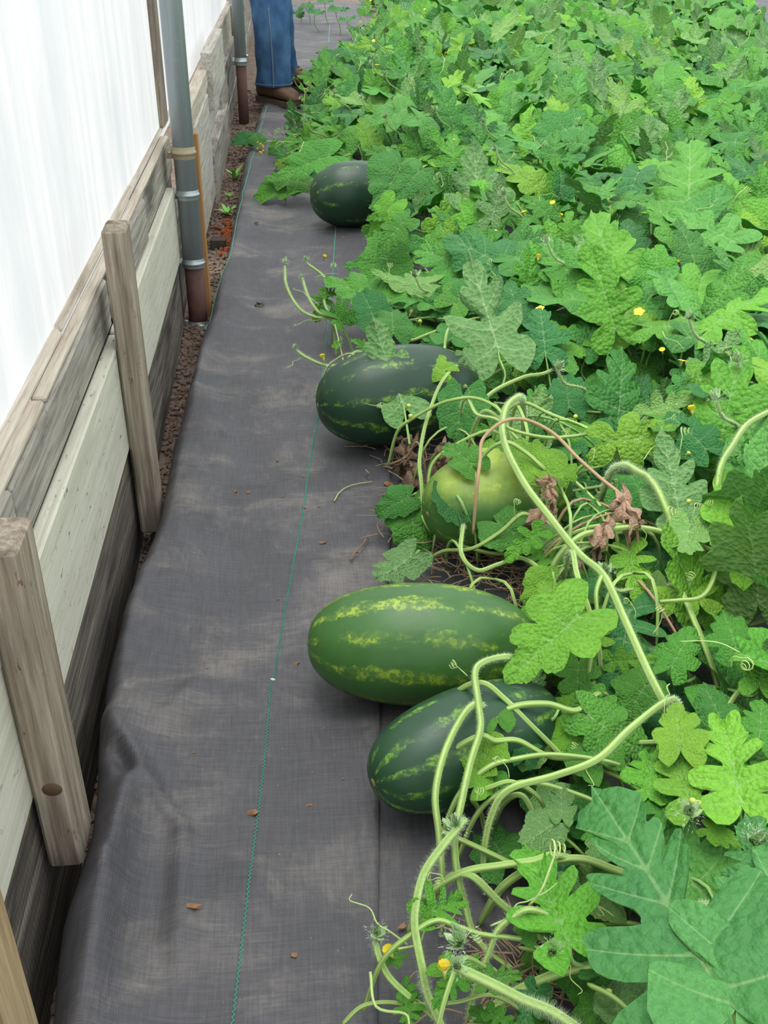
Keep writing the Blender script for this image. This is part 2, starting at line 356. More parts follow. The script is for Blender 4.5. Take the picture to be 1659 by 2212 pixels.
class MB:
    def __init__(s): s.v = []; s.f = []; s.m = []
    def add(s, vs, fs, mi=0):
        o = len(s.v); s.v += [tuple(map(float, p)) for p in vs]; s.f += [tuple(i + o for i in f) for f in fs]; s.m += [mi] * len(fs); return s
    def tube(s, path, rad, sides=6, mi=0, ridged=0.0): return s.add(*tube_geo(path, rad, sides, True, ridged), mi)
    def build(s, name, mats, smooth=True): return mesh(name, s.v, s.f, mats, s.m, smooth)

# ------------------------------------------------------------------ the setting
def ony(x, y, Y):
    d = ray(x, y); return CP + d * ((Y - CP[1]) / d[1])

_edge_px = [(110, 2300), (115, 2212), (125, 2100), (140, 1990), (175, 1870), (203, 1780), (213, 1700), (217, 1600), (235, 1450), (270, 1330), (310, 1210), (347, 1110), (376, 950), (410, 820),
            (447, 690), (470, 600), (490, 550), (512, 440), (526, 340), (542, 300), (560, 240), (590, 150), (612, 90)]
_edge = np.array([onz(x, y, 0.03)[:2] for x, y in _edge_px])
def Xe(Y): return float(np.interp(Y, _edge[:, 1], _edge[:, 0]))
_Yr = [0.3, 0.841, 1.466, 2.132, 2.44, 3.2, 6, 16]; _Xr = [0.06, 0.078, 0.132, 0.215, 0.24, 0.45, 0.8, 1.6]
def Xr(Y): return float(np.interp(Y, _Yr, _Xr))
RIDGES = []
for (x0, y0, x1, y1, h, wd) in [(225, 1560, 330, 1720, .022, .020), (292, 1705, 240, 1900, .030, .022), (240, 1900, 190, 2230, .030, .026),
        (330, 1720, 400, 1800, .018, .014), (395, 1800, 385, 2050, .014, .02), (330, 1850, 330, 2050, -.016, .05), (255, 1640, 285, 1695, -.03, .018), (290, 2060, 420, 2010, .012, .014),
        (376, 955, 480, 945, .016, .014), (480, 945, 690, 935, .007, .014), (485, 1052, 600, 1050, .007, .007), (512, 425, 640, 420, .022, .03), (640, 420, 780, 490, .012, .03),
        (300, 1250, 270, 1420, .022, .03), (380, 1260, 470, 1330, .008, .03), (420, 1480, 360, 1560, .010, .02), (560, 1545, 818, 1560, .006, .010), (440, 700, 420, 850, .02, .02), (500, 560, 780, 520, .006, .02),
        (520, 1900, 700, 1940, .006, .03), (600, 1200, 800, 1230, .005, .03)]:
    a, b = onz(x0, y0, .02), onz(x1, y1, .02); RIDGES.append((a[0], a[1], b[0], b[1], h, wd))
def zbase(x, y):
    n = mnoise.noise(Vector((x * 2.2, y * 1.7, 3.1))) * .010 + mnoise.noise(Vector((x * 7, y * 5, 8.3))) * .004
    return .012 + n
def zfab(x, y):
    z = zbase(x, y) + .004; d = x - Xe(y)
    md = float(np.interp(y, [.5, 2.0, 3.0, 16], [.045, .04, .02, .015]))
    z += md * math.exp(-((d - .02) / .11) ** 2)
    z += math.exp(-(d / .25) ** 2) * (mnoise.noise(Vector((x * 9, y * 6, 1.7))) * .012 + mnoise.noise(Vector((x * 22, y * 14, 4.7))) * .004)
    for (x0, y0, x1, y1, h, wd) in RIDGES:
        dx, dy = x1 - x0, y1 - y0; L2 = dx * dx + dy * dy
        t = min(1, max(0, ((x - x0) * dx + (y - y0) * dy) / L2)); qx, qy = x - x0 - t * dx, y - y0 - t * dy
        q = (qx * qx + qy * qy) / (wd * wd)
        if q < 9: z += h * math.exp(-q) * (.55 + .45 * math.sin(math.pi * min(1, max(0, .15 + .7 * t))))
    if d < .035: z -= .035 * (1 - max(0, d) / .035) ** 2
    return z
def grid_mesh(name, P, mat, double=None):
    R, C_ = P.shape[:2]; v = P.reshape(-1, 3)
    f = [(i * C_ + j, i * C_ + j + 1, (i + 1) * C_ + j + 1, (i + 1) * C_ + j) for i in range(R - 1) for j in range(C_ - 1)]
    return mesh(name, v, f, mat)

# soil floor
def zsoil(x, y):
    tr = float(np.interp(y, [0, 1.6, 2.6, 3.4, 4.2, 20], [-.20, -.17, -.11, -.075, -.05, -.04]))
    t = min(1, max(0, (x + .40) / .16)); b = -.045
    if x < -.5: b = tr
    z = tr * (1 - t) + min(b, -.03) * t
    if x < -.2: z += mnoise.noise(Vector((x * 25, y * 25, .3))) * .010
    return z
ys = np.concatenate([np.arange(-1.5, .4, .3), np.arange(.4, 9, .025), np.arange(9, 22, .5)])
xs = np.concatenate([[-14, -6, -2, -.8], np.arange(-.56, -.18, .025), [0, .5, 1.5, 3, 6, 16]])
G = np.array([[(x, y, zsoil(x, y)) for x in xs] for y in ys])
fl = link('floor', grid_mesh('floor', G, 'soil')); tag(fl, 'bare brown crumbly soil along the foot of the timber wall', 'soil', kind='structure')

# clods of soil: far too many to count
mb = MB(); ico = bmesh.new(); bmesh.ops.create_icosphere(ico, subdivisions=1, radius=1.0)
iv = np.array([v.co[:] for v in ico.verts]); ifc = [tuple(v.index for v in f.verts) for f in ico.faces]; ico.free()
for k in range(5200):
    y = 1.0 + 8.0 * random.random() ** 1.25; x = random.uniform(-.435, Xe(y) + .02); r = random.choice([.003, .004, .005, .006, .008, .011]) * random.uniform(.8, 1.25)
    q = iv * (r * np.array([random.uniform(.7, 1.2), random.uniform(.7, 1.2), random.uniform(.55, .9)])) * (1 + .25 * rng.standard_normal((len(iv), 1)))
    mb.add(q + np.array([x, y, zsoil(x, y) + r * .35]), ifc)
co = link('soil_clods', mb.build('soil_clods', 'soil', smooth=False)); tag(co, 'loose crumbs of dry brown soil between the boards and the fabric', 'soil', kind='stuff')

# milky plastic side wall (leans in slightly as it rises), film on a batten
zs = np.linspace(.55, 2.6, 34); yy = np.arange(-1.0, 18.01, .16)
G = np.array([[(-.505 - .00 * z + .03 * max(0, z - 1.2) ** 2 + .004 * mnoise.noise(Vector((y * 1.5, z * .9, 0))), y, z) for z in zs] for y in yy])
wl = link('wall_left', grid_mesh('wall_left', G, 'film')); tag(wl, 'milky white plastic greenhouse film rising above the timber boards', 'wall', kind='structure')
st = box('trim_1', -.503, -.482, 4.10, 4.24, .60, 2.5, 'wood_stake', None, .002); tag(st, 'narrow brown timber upright against the white film behind the nearer pipe', 'trim', kind='structure')

# timber base wall: every board is a plank
bw = thing('baseboard_left', 'low wall of weathered horizontal boards under the white plastic film', 'board wall', (-.44, .5, 0), kind='structure')
bo = Vector((-.44, .5, 0))
def plank(x0, x1, y0, y1, z0, z1, mat, bev=.005, warp=.004, seed=None, rz=0.0, rx=0.0, lab=None):
    o = box('plank', x0, x1, y0, y1, z0, z1, mat, bw, bev, warp, seed=seed or random.uniform(0, 50)); o.location -= bo
    o.rotation_euler = (rx, 0, rz)
    if lab: o['label'] = lab
    return o
# top row
plank(-.495, -.452, -.6, 1.395, .465, .582, 'wood_grey'); plank(-.493, -.455, 1.40, 2.40, .462, .580, 'wood_grey')
plank(-.495, -.450, 2.46, 3.14, .455, .582, 'wood_grey'); plank(-.500, -.462, 3.15, 4.05, .45, .580, 'wood_grey')
# film battens on top
plank(-.512, -.488, -.6, 2.02, .582, .606, 'wood_sun', .009, .005, lab='rounded flaking strip that clamps the film'); plank(-.512, -.488, 2.03, 3.2, .582, .604, 'wood_sun', .009, .005); plank(-.514, -.492, 3.2, 4.9, .582, .60, 'wood_sun', .008, .004)
plank(-.490, -.462, -.6, 1.7, .578, .592, 'wood_sun', .004, .003); plank(-.490, -.463, 1.71, 4.0, .578, .591, 'wood_sun', .004, .003)
# dark backing row
plank(-.50, -.478, -.6, 4.1, .15, .47, 'wood_dark')
# cream row
plank(-.462, -.430, -.6, 2.36, .188, .455, 'wood_cream', .004, .002, lab='cream painted board with black mildew specks'); plank(-.462, -.431, 2.37, 3.78, .190, .455, 'wood_cream', .004, .002)
# bottom row
plank(-.478, -.438, -.6, 1.36, -.30, .183, 'wood_dark'); plank(-.478, -.440, 1.365, 2.40, -.28, .184, 'wood_dark'); plank(-.475, -.437, 2.41, 3.72, -.25, .186, 'wood_dark'); plank(-.480, -.450, 3.73, 4.3, -.2, .30, 'wood_dark')
# far section, partly proud of the near one
plank(-.470, -.412, 4.62, 5.46, .005, .50, 'wood_white', .004, .004, rz=.0)
plank(-.480, -.425, 4.55, 6.55, .50, .585, 'wood_sun', .005, .004); plank(-.478, -.432, 5.0, 6.6, .25, .50, 'wood_white', .005, .004)
plank(-.462, -.405, 5.48, 7.05, -.16, .20, 'wood_grey', .008, .008); plank(-.475, -.440, 4.1, 5.5, -.20, .02, 'wood_grey', .006, .006)
plank(-.452, -.395, 5.66, 6.72, .385, .665, 'wood_white', .004, .003, lab='short bleached plank standing proud of the wall')
plank(-.500, -.458, 6.6, 9.4, .36, .585, 'wood_sun', .004, .004); plank(-.485, -.430, 6.75, 9.0, .08, .37, 'wood_grey', .006, .005); plank(-.478, -.425, 7.08, 9.5, -.15, .10, 'wood_grey', .006, .006)
plank(-.48, -.43, 9.05, 12.5, .10, .585, 'wood_grey'); plank(-.48, -.42, 9.55, 13, -.15, .11, 'wood_grey'); plank(-.50, -.44, 9.42, 15, .5, .60, 'wood_sun'); plank(-.48, -.43, 12.5, 16, -.1, .5, 'wood_grey')

# wooden stakes against the boards
def stake(x0, x1, y0, y1, z0, z1, mat, label, rz=0.0, rx=0.0, ry=0.0):
    o = box('wooden_stake', x0, x1, y0, y1, z0, z1, mat, None, .006, .003, seed=y0 * 7); o.rotation_euler = (rx, ry, rz)
    return tag(o, label, 'stake', 'wooden stakes along the board wall')
stake(-.428, -.374, 2.26, 2.35, -.06, .735, 'wood_stake', 'grey brown wooden stake standing between the cream boards and the nearer steel pipe', rz=.02)
stake(-.428, -.374, 1.12, 1.215, .035, .645, 'wood_stake', 'wooden stake with a dark knot low down whose cut end hangs above the fabric')
kp = ony(98, 1706, 1.12)
kv, kf = tube_geo([(0, .004, 0), (0, -.0012, 0), (0, -.002, 0)], [.016, .013, .003], 16)
kn_o = link('knot', mesh('knot', [(a * 1.15, b, c) for a, b, c in kv], kf, 'knot'), bpy.data.objects['wooden_stake.001'], label='dark oval knot'); kn_o.location = Vector((float(kp[0]) + .401 + .010, -.0475, float(kp[2]) - .34))
stake(-.427, -.372, .72, .82, -.05, .50, 'wood_pine', 'yellowish pine stake cut off by the bottom left corner of the photo')
# brown post the pipe is strapped to
o = box('timber_post', -.428, -.338, 3.83, 3.87, -.14, .63, 'wood_orange', None, .003, .001); tag(o, 'thin orange brown timber upright directly behind the nearer strapped steel pipe', 'post')

# ------------------------------------------------------------------ steel pipe posts
def ring_strap(pipe, cx, cy, z, r, mat, hgt, tilt=0.0):
    o = thing_part = None
    mbb = MB(); n = 22; rows = [(-.5, 0), (-.36, .0015), (-.12, .0015), (-.08, .0045), (.08, .0045), (.12, .0015), (.36, .0015), (.5, 0)]
    vs = []; 
    for a in np.linspace(math.radians(172), math.radians(370), n):
        for (s, e) in rows: vs.append(((r + .001 + e) * math.cos(a), (r + .001 + e) * math.sin(a), s * hgt))
    fs = [(i * 8 + j, (i + 1) * 8 + j, (i + 1) * 8 + j + 1, i * 8 + j + 1) for i in range(n - 1) for j in range(7)]
    mbb.add(vs, fs)
    # flat screw tab on the left
    t = box_mesh('tab', .022, .004, hgt, mat, .001)
    tv = [(v.co.x - r - .011, v.co.y - .002, v.co.z) for v in t.vertices]; tf = [tuple(p.vertices) for p in t.polygons]; bpy.data.meshes.remove(t)
    mbb.add(tv, tf)
    o = link('strap', mbb.build('strap', mat), pipe, loc=(0, 0, z)); o.rotation_euler = (tilt, 0, 0)
    sv, sf = tube_geo([(-r - .012, -.004, 0), (-r - .012, -.009, 0)], .0045, 8)
    link('screw', mesh('screw', sv, sf, 'screw'), o)
    return o
def pipe_post(X, Y, r, z0, zj, ztop, label, straps, wide):
    t = thing('steel_pipe_post', label, 'pipe post', (X, Y, z0), 'steel pipe posts along the wall')
    v, f = tube_geo([(0, 0, zj - z0), (0, 0, ztop - z0)], r, 28); link('pipe', mesh('pipe', v, f, 'galv'), t)
    v, f = tube_geo([(0, 0, 0), (0, 0, zj - z0 + .01)], r * .90, 28); link('ground_sleeve', mesh('ground_sleeve', v, f, 'rust'), t, label='rusty brown ground sleeve')
    for (z, m, h) in straps: ring_strap(t, X, Y, z - z0, r, m, h, -.05)
    return t
def zat(y_px, x_px, Y): return float(ony(x_px, y_px, Y - .03)[2])
p1Y, p1X = 3.78, -.386
s1 = [(zat(333, 396, p1Y), 'brass', .042), (zat(424, 404, p1Y), 'strap', .034), (zat(572, 418, p1Y), 'strap', .034), (zat(704, 430, p1Y), 'strap', .030)]
pipe_post(p1X, p1Y, .0385, -.2, zat(578, 418, p1Y), 2.4, 'nearer galvanised steel pipe strapped to an orange brown upright, rusty below', s1, .04)
p2 = pipe_post(-.335, 7.62, .040, -.12, zat(137, 526, 7.62), 2.4, 'farther galvanised steel pipe in a rusty sleeve beside the blue jeans', [(zat(134, 526, 7.62), 'strap', .05)], .05)
v, f = tube_geo([(.038, -.012, .52), (.052, -.014, .52)], .010, 8); link('bolt', mesh('bolt', v, f, 'screw'), p2)
# small dark block and rust patch by the wall
b = onz(472, 524, -.02); o = box('wood_block', b[0] - .035, b[0] + .035, b[1] - .03, b[1] + .03, -.06, .0, 'block', None, .003); tag(o, 'small dark wooden block half buried in the soil by the boards', 'block')
mb = MB()
for k in range(90):
    c = onz(random.gauss(488, 6), random.gauss(505, 22), -.03); r = random.uniform(.006, .014)
    mb.add(iv * r * (1 + .2 * rng.standard_normal((len(iv), 1))) + np.array([c[0], c[1], -.045 + r * .5]), ifc)
o = link('rusty_soil', mb.build('rusty_soil', 'rust_soil', smooth=False)); tag(o, 'patch of rust orange crumbs beside the dark block', 'soil', kind='stuff')

# ------------------------------------------------------------------ landscape fabric
ys = np.concatenate([np.arange(.55, 3.0, .0125), np.arange(3.0, 6.5, .03), np.arange(6.5, 16.1, .1)])
nc = 64; rows = []
for y in ys:
    xe, xr = Xe(y), Xr(y); zc = zfab(xe, y); row = [(xe - .030, y, -.24), (xe - .022, y, -.13), (xe - .012, y, min(-.05, zc - .05)), (xe - .005, y, zc - .014)]
    for s in np.linspace(0, 1, nc): 
        x = xe + (xr - xe) * (s ** 1.35); row.append((x, y, zfab(x, y)))
    row.append((xr + .001, y, row[-1][2] - .004))
    rows.append(row)
fab = thing('landscape_fabric', 'black woven ground cover fabric laid as a path beside the board wall', 'ground fabric', (0, 2, 0))
fp = link('sheet', grid_mesh('sheet', np.array(rows), 'fabric'), fab, loc=(0, -2, 0))
ys2 = np.concatenate([np.arange(.5, 3.0, .04), np.arange(3, 18, .25)]); 
G = np.array([[(Xr(y) - .12 + s * (9.0 if y > 4 else 4.0), y, zbase(Xr(y) - .12 + s * 4, y) - .006) for s in np.concatenate([np.linspace(0, .2, 24), np.linspace(.25, 1, 12)])] for y in ys2])
f2 = link('landscape_fabric', grid_mesh('landscape_fabric', G, 'fabric')); tag(f2, 'second sheet of black fabric lying under the vines, its edge below the first', 'ground fabric')
def stitch(px, zig, name='stitch_line'):
    P = np.array([onz(x, y, .02)[:2] for x, y in px]); L = np.concatenate([[0], np.cumsum(np.linalg.norm(np.diff(P, axis=0), axis=1))])
    vs, fs = [], []; s = 0; k = 0
    while s < L[-1]:
        x = np.interp(s, L, P[:, 0]); y = np.interp(s, L, P[:, 1]); o = zig * (1 if k % 2 else -1)
        z = zfab(x + o, y) + .0012; hw = .0011 + .00022 * max(0, y - 1.5)
        vs += [(x + o - hw, y, z), (x + o + hw, y, z), (x + o, y, z + .0012)]
        if k:
            a = (k - 1) * 3; b = k * 3; fs += [(a, a + 2, b + 2, b), (a + 2, a + 1, b + 1, b + 2)]
        k += 1; s += .0042 if y < 3 else .012
    link(name, mesh(name, vs, fs, 'thread', smooth=False), fab, loc=(0, -2, 0), label='green zigzag stitching')
stitch([(492, 2280), (500, 2212), (545, 1850), (570, 1650), (585, 1480), (592, 1455), (620, 1290), (655, 1095), (672, 980), (690, 870), (704, 740), (718, 600), (726, 480)], .0016)
stitch([(444, 712), (462, 640), (488, 570), (500, 545), (512, 480), (530, 405), (552, 320), (577, 235)], .0006)
stitch([(710, 92), (712, 50)], .0006)

# ------------------------------------------------------------------ watermelons
def melon(px, z, L, D, yaw, mat, label, pitch=0.0, roll=0.0, taper=0.0):
    c = onz(px[0], px[1], z); zc = D / 2 + .012
    # keep it resting on the fabric along the same line of sight
    c = onz(px[0], px[1], zc)
    t = thing('watermelon', label, 'watermelon', (c[0], c[1], .012), 'watermelons on the fabric')
    nu, nv = 56, 36; vs = []; 
    for i in range(nu + 1):
        a = math.pi * i / nu; sx = -math.cos(a); ax = sx * L / 2
        rr = D / 2 * (max(0, math.sin(a)) ** .80) * (1 + taper * sx)
        for k in range(nv):
            b = 2 * math.pi * k / nv; rb = rr * (1 + .007 * math.cos(10 * b) * math.sin(a) + .010 * mnoise.noise(Vector((sx * 2, math.cos(b) * 1.5, math.sin(b) * 1.5 + L * 9))))
            vs.append((ax, rb * math.cos(b), rb * math.sin(b)))
    fs = [(i * nv + k, i * nv + (k + 1) % nv, (i + 1) * nv + (k + 1) % nv, (i + 1) * nv + k) for i in range(nu) for k in range(nv)]
    ro = link('rind', mesh('rind', vs, fs, mat), t, loc=(0, 0, D / 2)); ro.rotation_euler = (roll, pitch, yaw)
    sv, sf = tube_geo([(-L / 2 - .001, 0, 0), (-L / 2 + .006, 0, 0)], [.007, .011], 10); link('blossom_scar', mesh('blossom_scar', sv, sf, 'scar'), ro)
    sp_ = spline([(L / 2 - .005, 0, 0), (L / 2 + .02, 0, .006), (L / 2 + .05, .012, .02), (L / 2 + .085, .03, .02)], 12)
    sv, sf = tube_geo(sp_, np.linspace(.0065, .0045, 12), 7); link('stem', mesh('stem', sv, sf, 'stem'), ro)
    return t
melon((912, 1392), .12, .445, .240, -.10, 'melon_mid', 'largest bright green watermelon with yellow mottled stripes, fully in view', roll=.5)
melon((1010, 1608), .10, .375, .200, .42, 'melon_small', 'glossy dark blue green watermelon partly under vines in front of the largest one', roll=1.1)
melon((862, 853), .14, .48, .285, .24, 'melon_dark', 'dark green watermelon whose left end touches the green stitch line, beyond a hidden yellowish one', roll=.2)
melon((1075, 1075), .13, .38, .250, .35, 'melon_pale', 'pale yellow green watermelon almost buried under tangled vines and dry leaves', roll=-.1)
melon((768, 420), .15, .43, .300, .16, 'melon_dark', 'farthest dark watermelon lying near the wall under overhanging leaves', roll=.7)

# ------------------------------------------------------------------ person (only lower legs are in the picture)
def loft(rings, sides=28, fold=0.0, seed=0):
    vs = []; 
    for (c, rx, ry, ang) in rings:
        for k in range(sides):
            a = 2 * math.pi * k / sides
            q = Vector((math.cos(a) * 2 + seed, math.sin(a) * 2, c[2] * 7)); n = 1 + fold * mnoise.noise(q) + fold * .6 * mnoise.noise(q * 2.3)
            x, y = rx * math.cos(a) * n, ry * math.sin(a) * n; ca, sa = math.cos(ang), math.sin(ang)
            vs.append((c[0] + x * ca - y * sa, c[1] + x * sa + y * ca, c[2]))
    R = len(rings); fs = [(i * sides + k, i * sides + (k + 1) % sides, (i + 1) * sides + (k + 1) % sides, (i + 1) * sides + k) for i in range(R - 1) for k in range(sides)]
    fs += [tuple(range(sides - 1, -1, -1)), tuple((R - 1) * sides + k for k in range(sides))]
    return vs, fs
AN = ony(592, 186, 8.05); AF = ony(607, 148, 8.62)
per = thing('person', 'person in blue denim jeans and brown work boots standing beside the farther pipe', 'person', (AN[0], AN[1], 0.02))
P0 = np.array([AN[0], AN[1], 0.02])
kn = ony(588, 60, 8.02) - P0; tp = ony(582, -10, 8.08) - P0
an = AN - P0; af = AF - P0
def leg_rings(a, k, h, hem):
    zs_ = [hem, hem + .02, hem + .06, hem + .12, .30, .42, .52, .62, .74, .86, .95]
    out = []
    for z in zs_:
        x = np.interp(z, [hem, .5, .95], [a[0], k[0], h[0]]); y = np.interp(z, [hem, .5, .95], [a[1], k[1], h[1]])
        r = float(np.interp(z, [hem, .25, .48, .62, .8, .95], [.136, .124, .128, .138, .15, .155])); out.append(((x, y, z), r * 1.0, r * .92, 0.0))
    dense = []
    for i in range(len(out) - 1):
        for s in (0, .25, .5, .75):
            (c0, a0, b0, _), (c1, a1, b1, _) = out[i], out[i + 1]
            dense.append((tuple(np.array(c0) * (1 - s) + np.array(c1) * s), a0 * (1 - s) + a1 * s, b0 * (1 - s) + b1 * s, 0))
    return dense + [out[-1]]
hip = np.array([tp[0] - .02, .18, .95])
kneeF = np.array([af[0] - .02, af[1] - .12, .5])
jm = MB()
r1 = leg_rings(an, kn, hip - np.array([0, .07, 0]), .125); r2 = leg_rings(af, kneeF, hip + np.array([0, .09, 0]), .11)
for r_, sd in ((r1, 1), (r2, 5)): jm.add(*loft(r_, 32, .075, sd))
jm.add(*loft([((hip[0], hip[1], .84), .14, .2, 0), ((hip[0], hip[1], .95), .165, .225, 0), ((hip[0], hip[1], 1.05), .16, .21, 0)], 28))
je = link('jeans', jm.build('jeans', 'denim'), per)
pts = []   # outer side seam on the camera side of the near leg, and hem bands
for (c, rx, ry, a) in r1[:30]:
    ph = -1.62 + .03 * math.sin(c[2] * 9); n = 1 + .03 * mnoise.noise(Vector((1, 0, c[2] * 5)))
    pts.append((c[0] + (rx) * math.cos(ph), c[1] + (ry * 1.0 + .003) * math.sin(ph), c[2]))
sv, sf = tube_geo(pts, .006, 6); link('side_seam', mesh('side_seam', sv, sf, 'seam'), je)
for (c, rx, ry, a), sd in ((r1[1], 1), (r2[1], 5)):
    ringp = []
    for k in range(33):
        b = 2 * math.pi * k / 32; q = Vector((math.cos(b) * 2 + sd, math.sin(b) * 2, c[2] * 7)); n = 1 + .075 * mnoise.noise(q) + .045 * mnoise.noise(q * 2.3)
        ringp.append((c[0] + rx * n * math.cos(b) * 1.01, c[1] + ry * n * math.sin(b) * 1.01, c[2] + .01))
    sv, sf = tube_geo(ringp, .004, 5, False); link('hem', mesh('hem', sv, sf, 'seam'), je)
def boot(c, ang):
    # along +X local: heel at -.10, toe at +.21
    secs = [(-.105, .045, .10), (-.09, .058, .16), (-.05, .064, .20), (.0, .062, .19), (.05, .056, .145), (.10, .058, .110), (.15, .060, .092), (.19, .055, .080), (.215, .038, .062), (.225, .018, .045)]
    vs, n = [], 16
    for (x, hw, hh) in secs:
        for k in range(n):
            a = 2 * math.pi * k / n; y = hw * math.copysign(abs(math.cos(a)) ** .7, math.cos(a)); z = .03 + (hh - .03) * (.5 + .5 * math.copysign(abs(math.sin(a)) ** .75, math.sin(a)))
            vs.append((x, y, z))
    R = len(secs); fs = [(i * n + k, i * n + (k + 1) % n, (i + 1) * n + (k + 1) % n, (i + 1) * n + k) for i in range(R - 1) for k in range(n)] + [tuple(range(n - 1, -1, -1)), tuple((R - 1) * n + k for k in range(n))]
    b = link('boot', mesh('boot', vs, fs, 'boot'), per, loc=(c[0], c[1], 0)); b.rotation_euler = (0, 0, ang); b.scale = (1.22,) * 3
    out = [(x, hw * 1.1, 0) for (x, hw, hh) in secs]; prof = [(o[0] * 1.03, o[1]) for o in out] + [(o[0] * 1.03, -o[1]) for o in reversed(out)]
    m = len(prof); vs = [(p[0], p[1], 0) for p in prof] + [(p[0], p[1], .034 if p[0] < -.02 else .030) for p in prof]
    fs = [(i, (i + 1) % m, m + (i + 1) % m, m + i) for i in range(m)] + [tuple(range(m - 1, -1, -1)), tuple(range(m, 2 * m))]
    link('sole', mesh('sole', vs, fs, 'sole', smooth=False), b)
    for k in range(4):
        x = .03 + .022 * k; z = float(np.interp(x, [s[0] for s in secs], [s[2] for s in secs])) + .003
        sv, sf = tube_geo([(x, -.03, z - .008), (x + .006, 0, z + .002), (x, .03, z - .008)], .0035, 5); link('lace', mesh('lace', sv, sf, 'scar'), b)
boot((an[0] - .01, an[1] + .02, 0), -.85); boot((af[0] + .07, af[1], 0), -.45)
# body above the frame: torso, arms, neck and head grown from one skeleton
hx, hy = hip[0], hip[1]
sk = [((hx, hy, .95), .15, None), ((hx, hy, 1.15), .145, 0), ((hx, hy, 1.35), .155, 1), ((hx, hy, 1.47), .085, 2), ((hx + .01, hy, 1.55), .058, 3), ((hx + .02, hy, 1.64), .085, 4), ((hx + .025, hy, 1.73), .082, 5),
      ((hx, hy - .19, 1.42), .066, 2), ((hx + .02, hy - .24, 1.14), .050, 7), ((hx + .12, hy - .22, .93), .038, 8), ((hx + .15, hy - .21, .86), .03, 9),
      ((hx, hy + .19, 1.42), .066, 2), ((hx + .02, hy + .24, 1.14), .050, 11), ((hx + .12, hy + .22, .93), .038, 12), ((hx + .15, hy + .21, .86), .03, 13)]
bmh = bpy.data.meshes.new('body_skeleton'); 
vlist = [s[0] for s in sk]; elist = [(s[2], i) for i, s in enumerate(sk) if s[2] is not None]; rad = [s[1] for s in sk]
for side, hb in ((-1, 10), (1, 14)):
    base = vlist[hb]
    for j in range(5):
        off = (j - 2) * .016
        i0 = len(vlist); vlist += [(base[0] + .03, base[1] + off, base[2] - .03), (base[0] + .05, base[1] + off * 1.2, base[2] - .07 - .01 * (2 - abs(j - 2)))]
        rad += [.009, .007]; elist += [(hb, i0), (i0, i0 + 1)]
bmh.from_pydata(vlist, elist, []); tmp = bpy.data.objects.new('body_skeleton', bmh); COL.objects.link(tmp)
md = tmp.modifiers.new('skin', 'SKIN'); 
for i, r in enumerate(rad): bmh.skin_vertices[0].data[i].radius = (r, r)
bmh.skin_vertices[0].data[0].use_root = True
tmp.modifiers.new('sub', 'SUBSURF').levels = 2
dg = bpy.context.evaluated_depsgraph_get(); bme = bpy.data.meshes.new_from_object(tmp.evaluated_get(dg)); bpy.data.objects.remove(tmp)
bme.name = 'body'; bme.materials.clear(); bme.materials.append(M['shirt']); bme.materials.append(M['skin'])
for p in bme.polygons:
    p.use_smooth = True; p.material_index = 1 if (p.center.z > 1.5 or (p.center.z < .92 and abs(p.center.y - hy) > .15)) else 0
link('body', bme, per)
hv = [Vector(q) for q in iv]; hb = bmesh.new(); bmesh.ops.create_uvsphere(hb, u_segments=20, v_segments=12, radius=.098)
for v in hb.verts: v.co = Vector((v.co.x * 1.02 + hx + .015, v.co.y * .9 + hy, v.co.z * .95 + 1.73))
bmesh.ops.delete(hb, geom=[v for v in hb.verts if v.co.z < 1.69], context='VERTS'); hm = bpy.data.meshes.new('hair'); hb.to_mesh(hm); hb.free(); hm.materials.append(M['hairdark']); link('hair', hm, per)

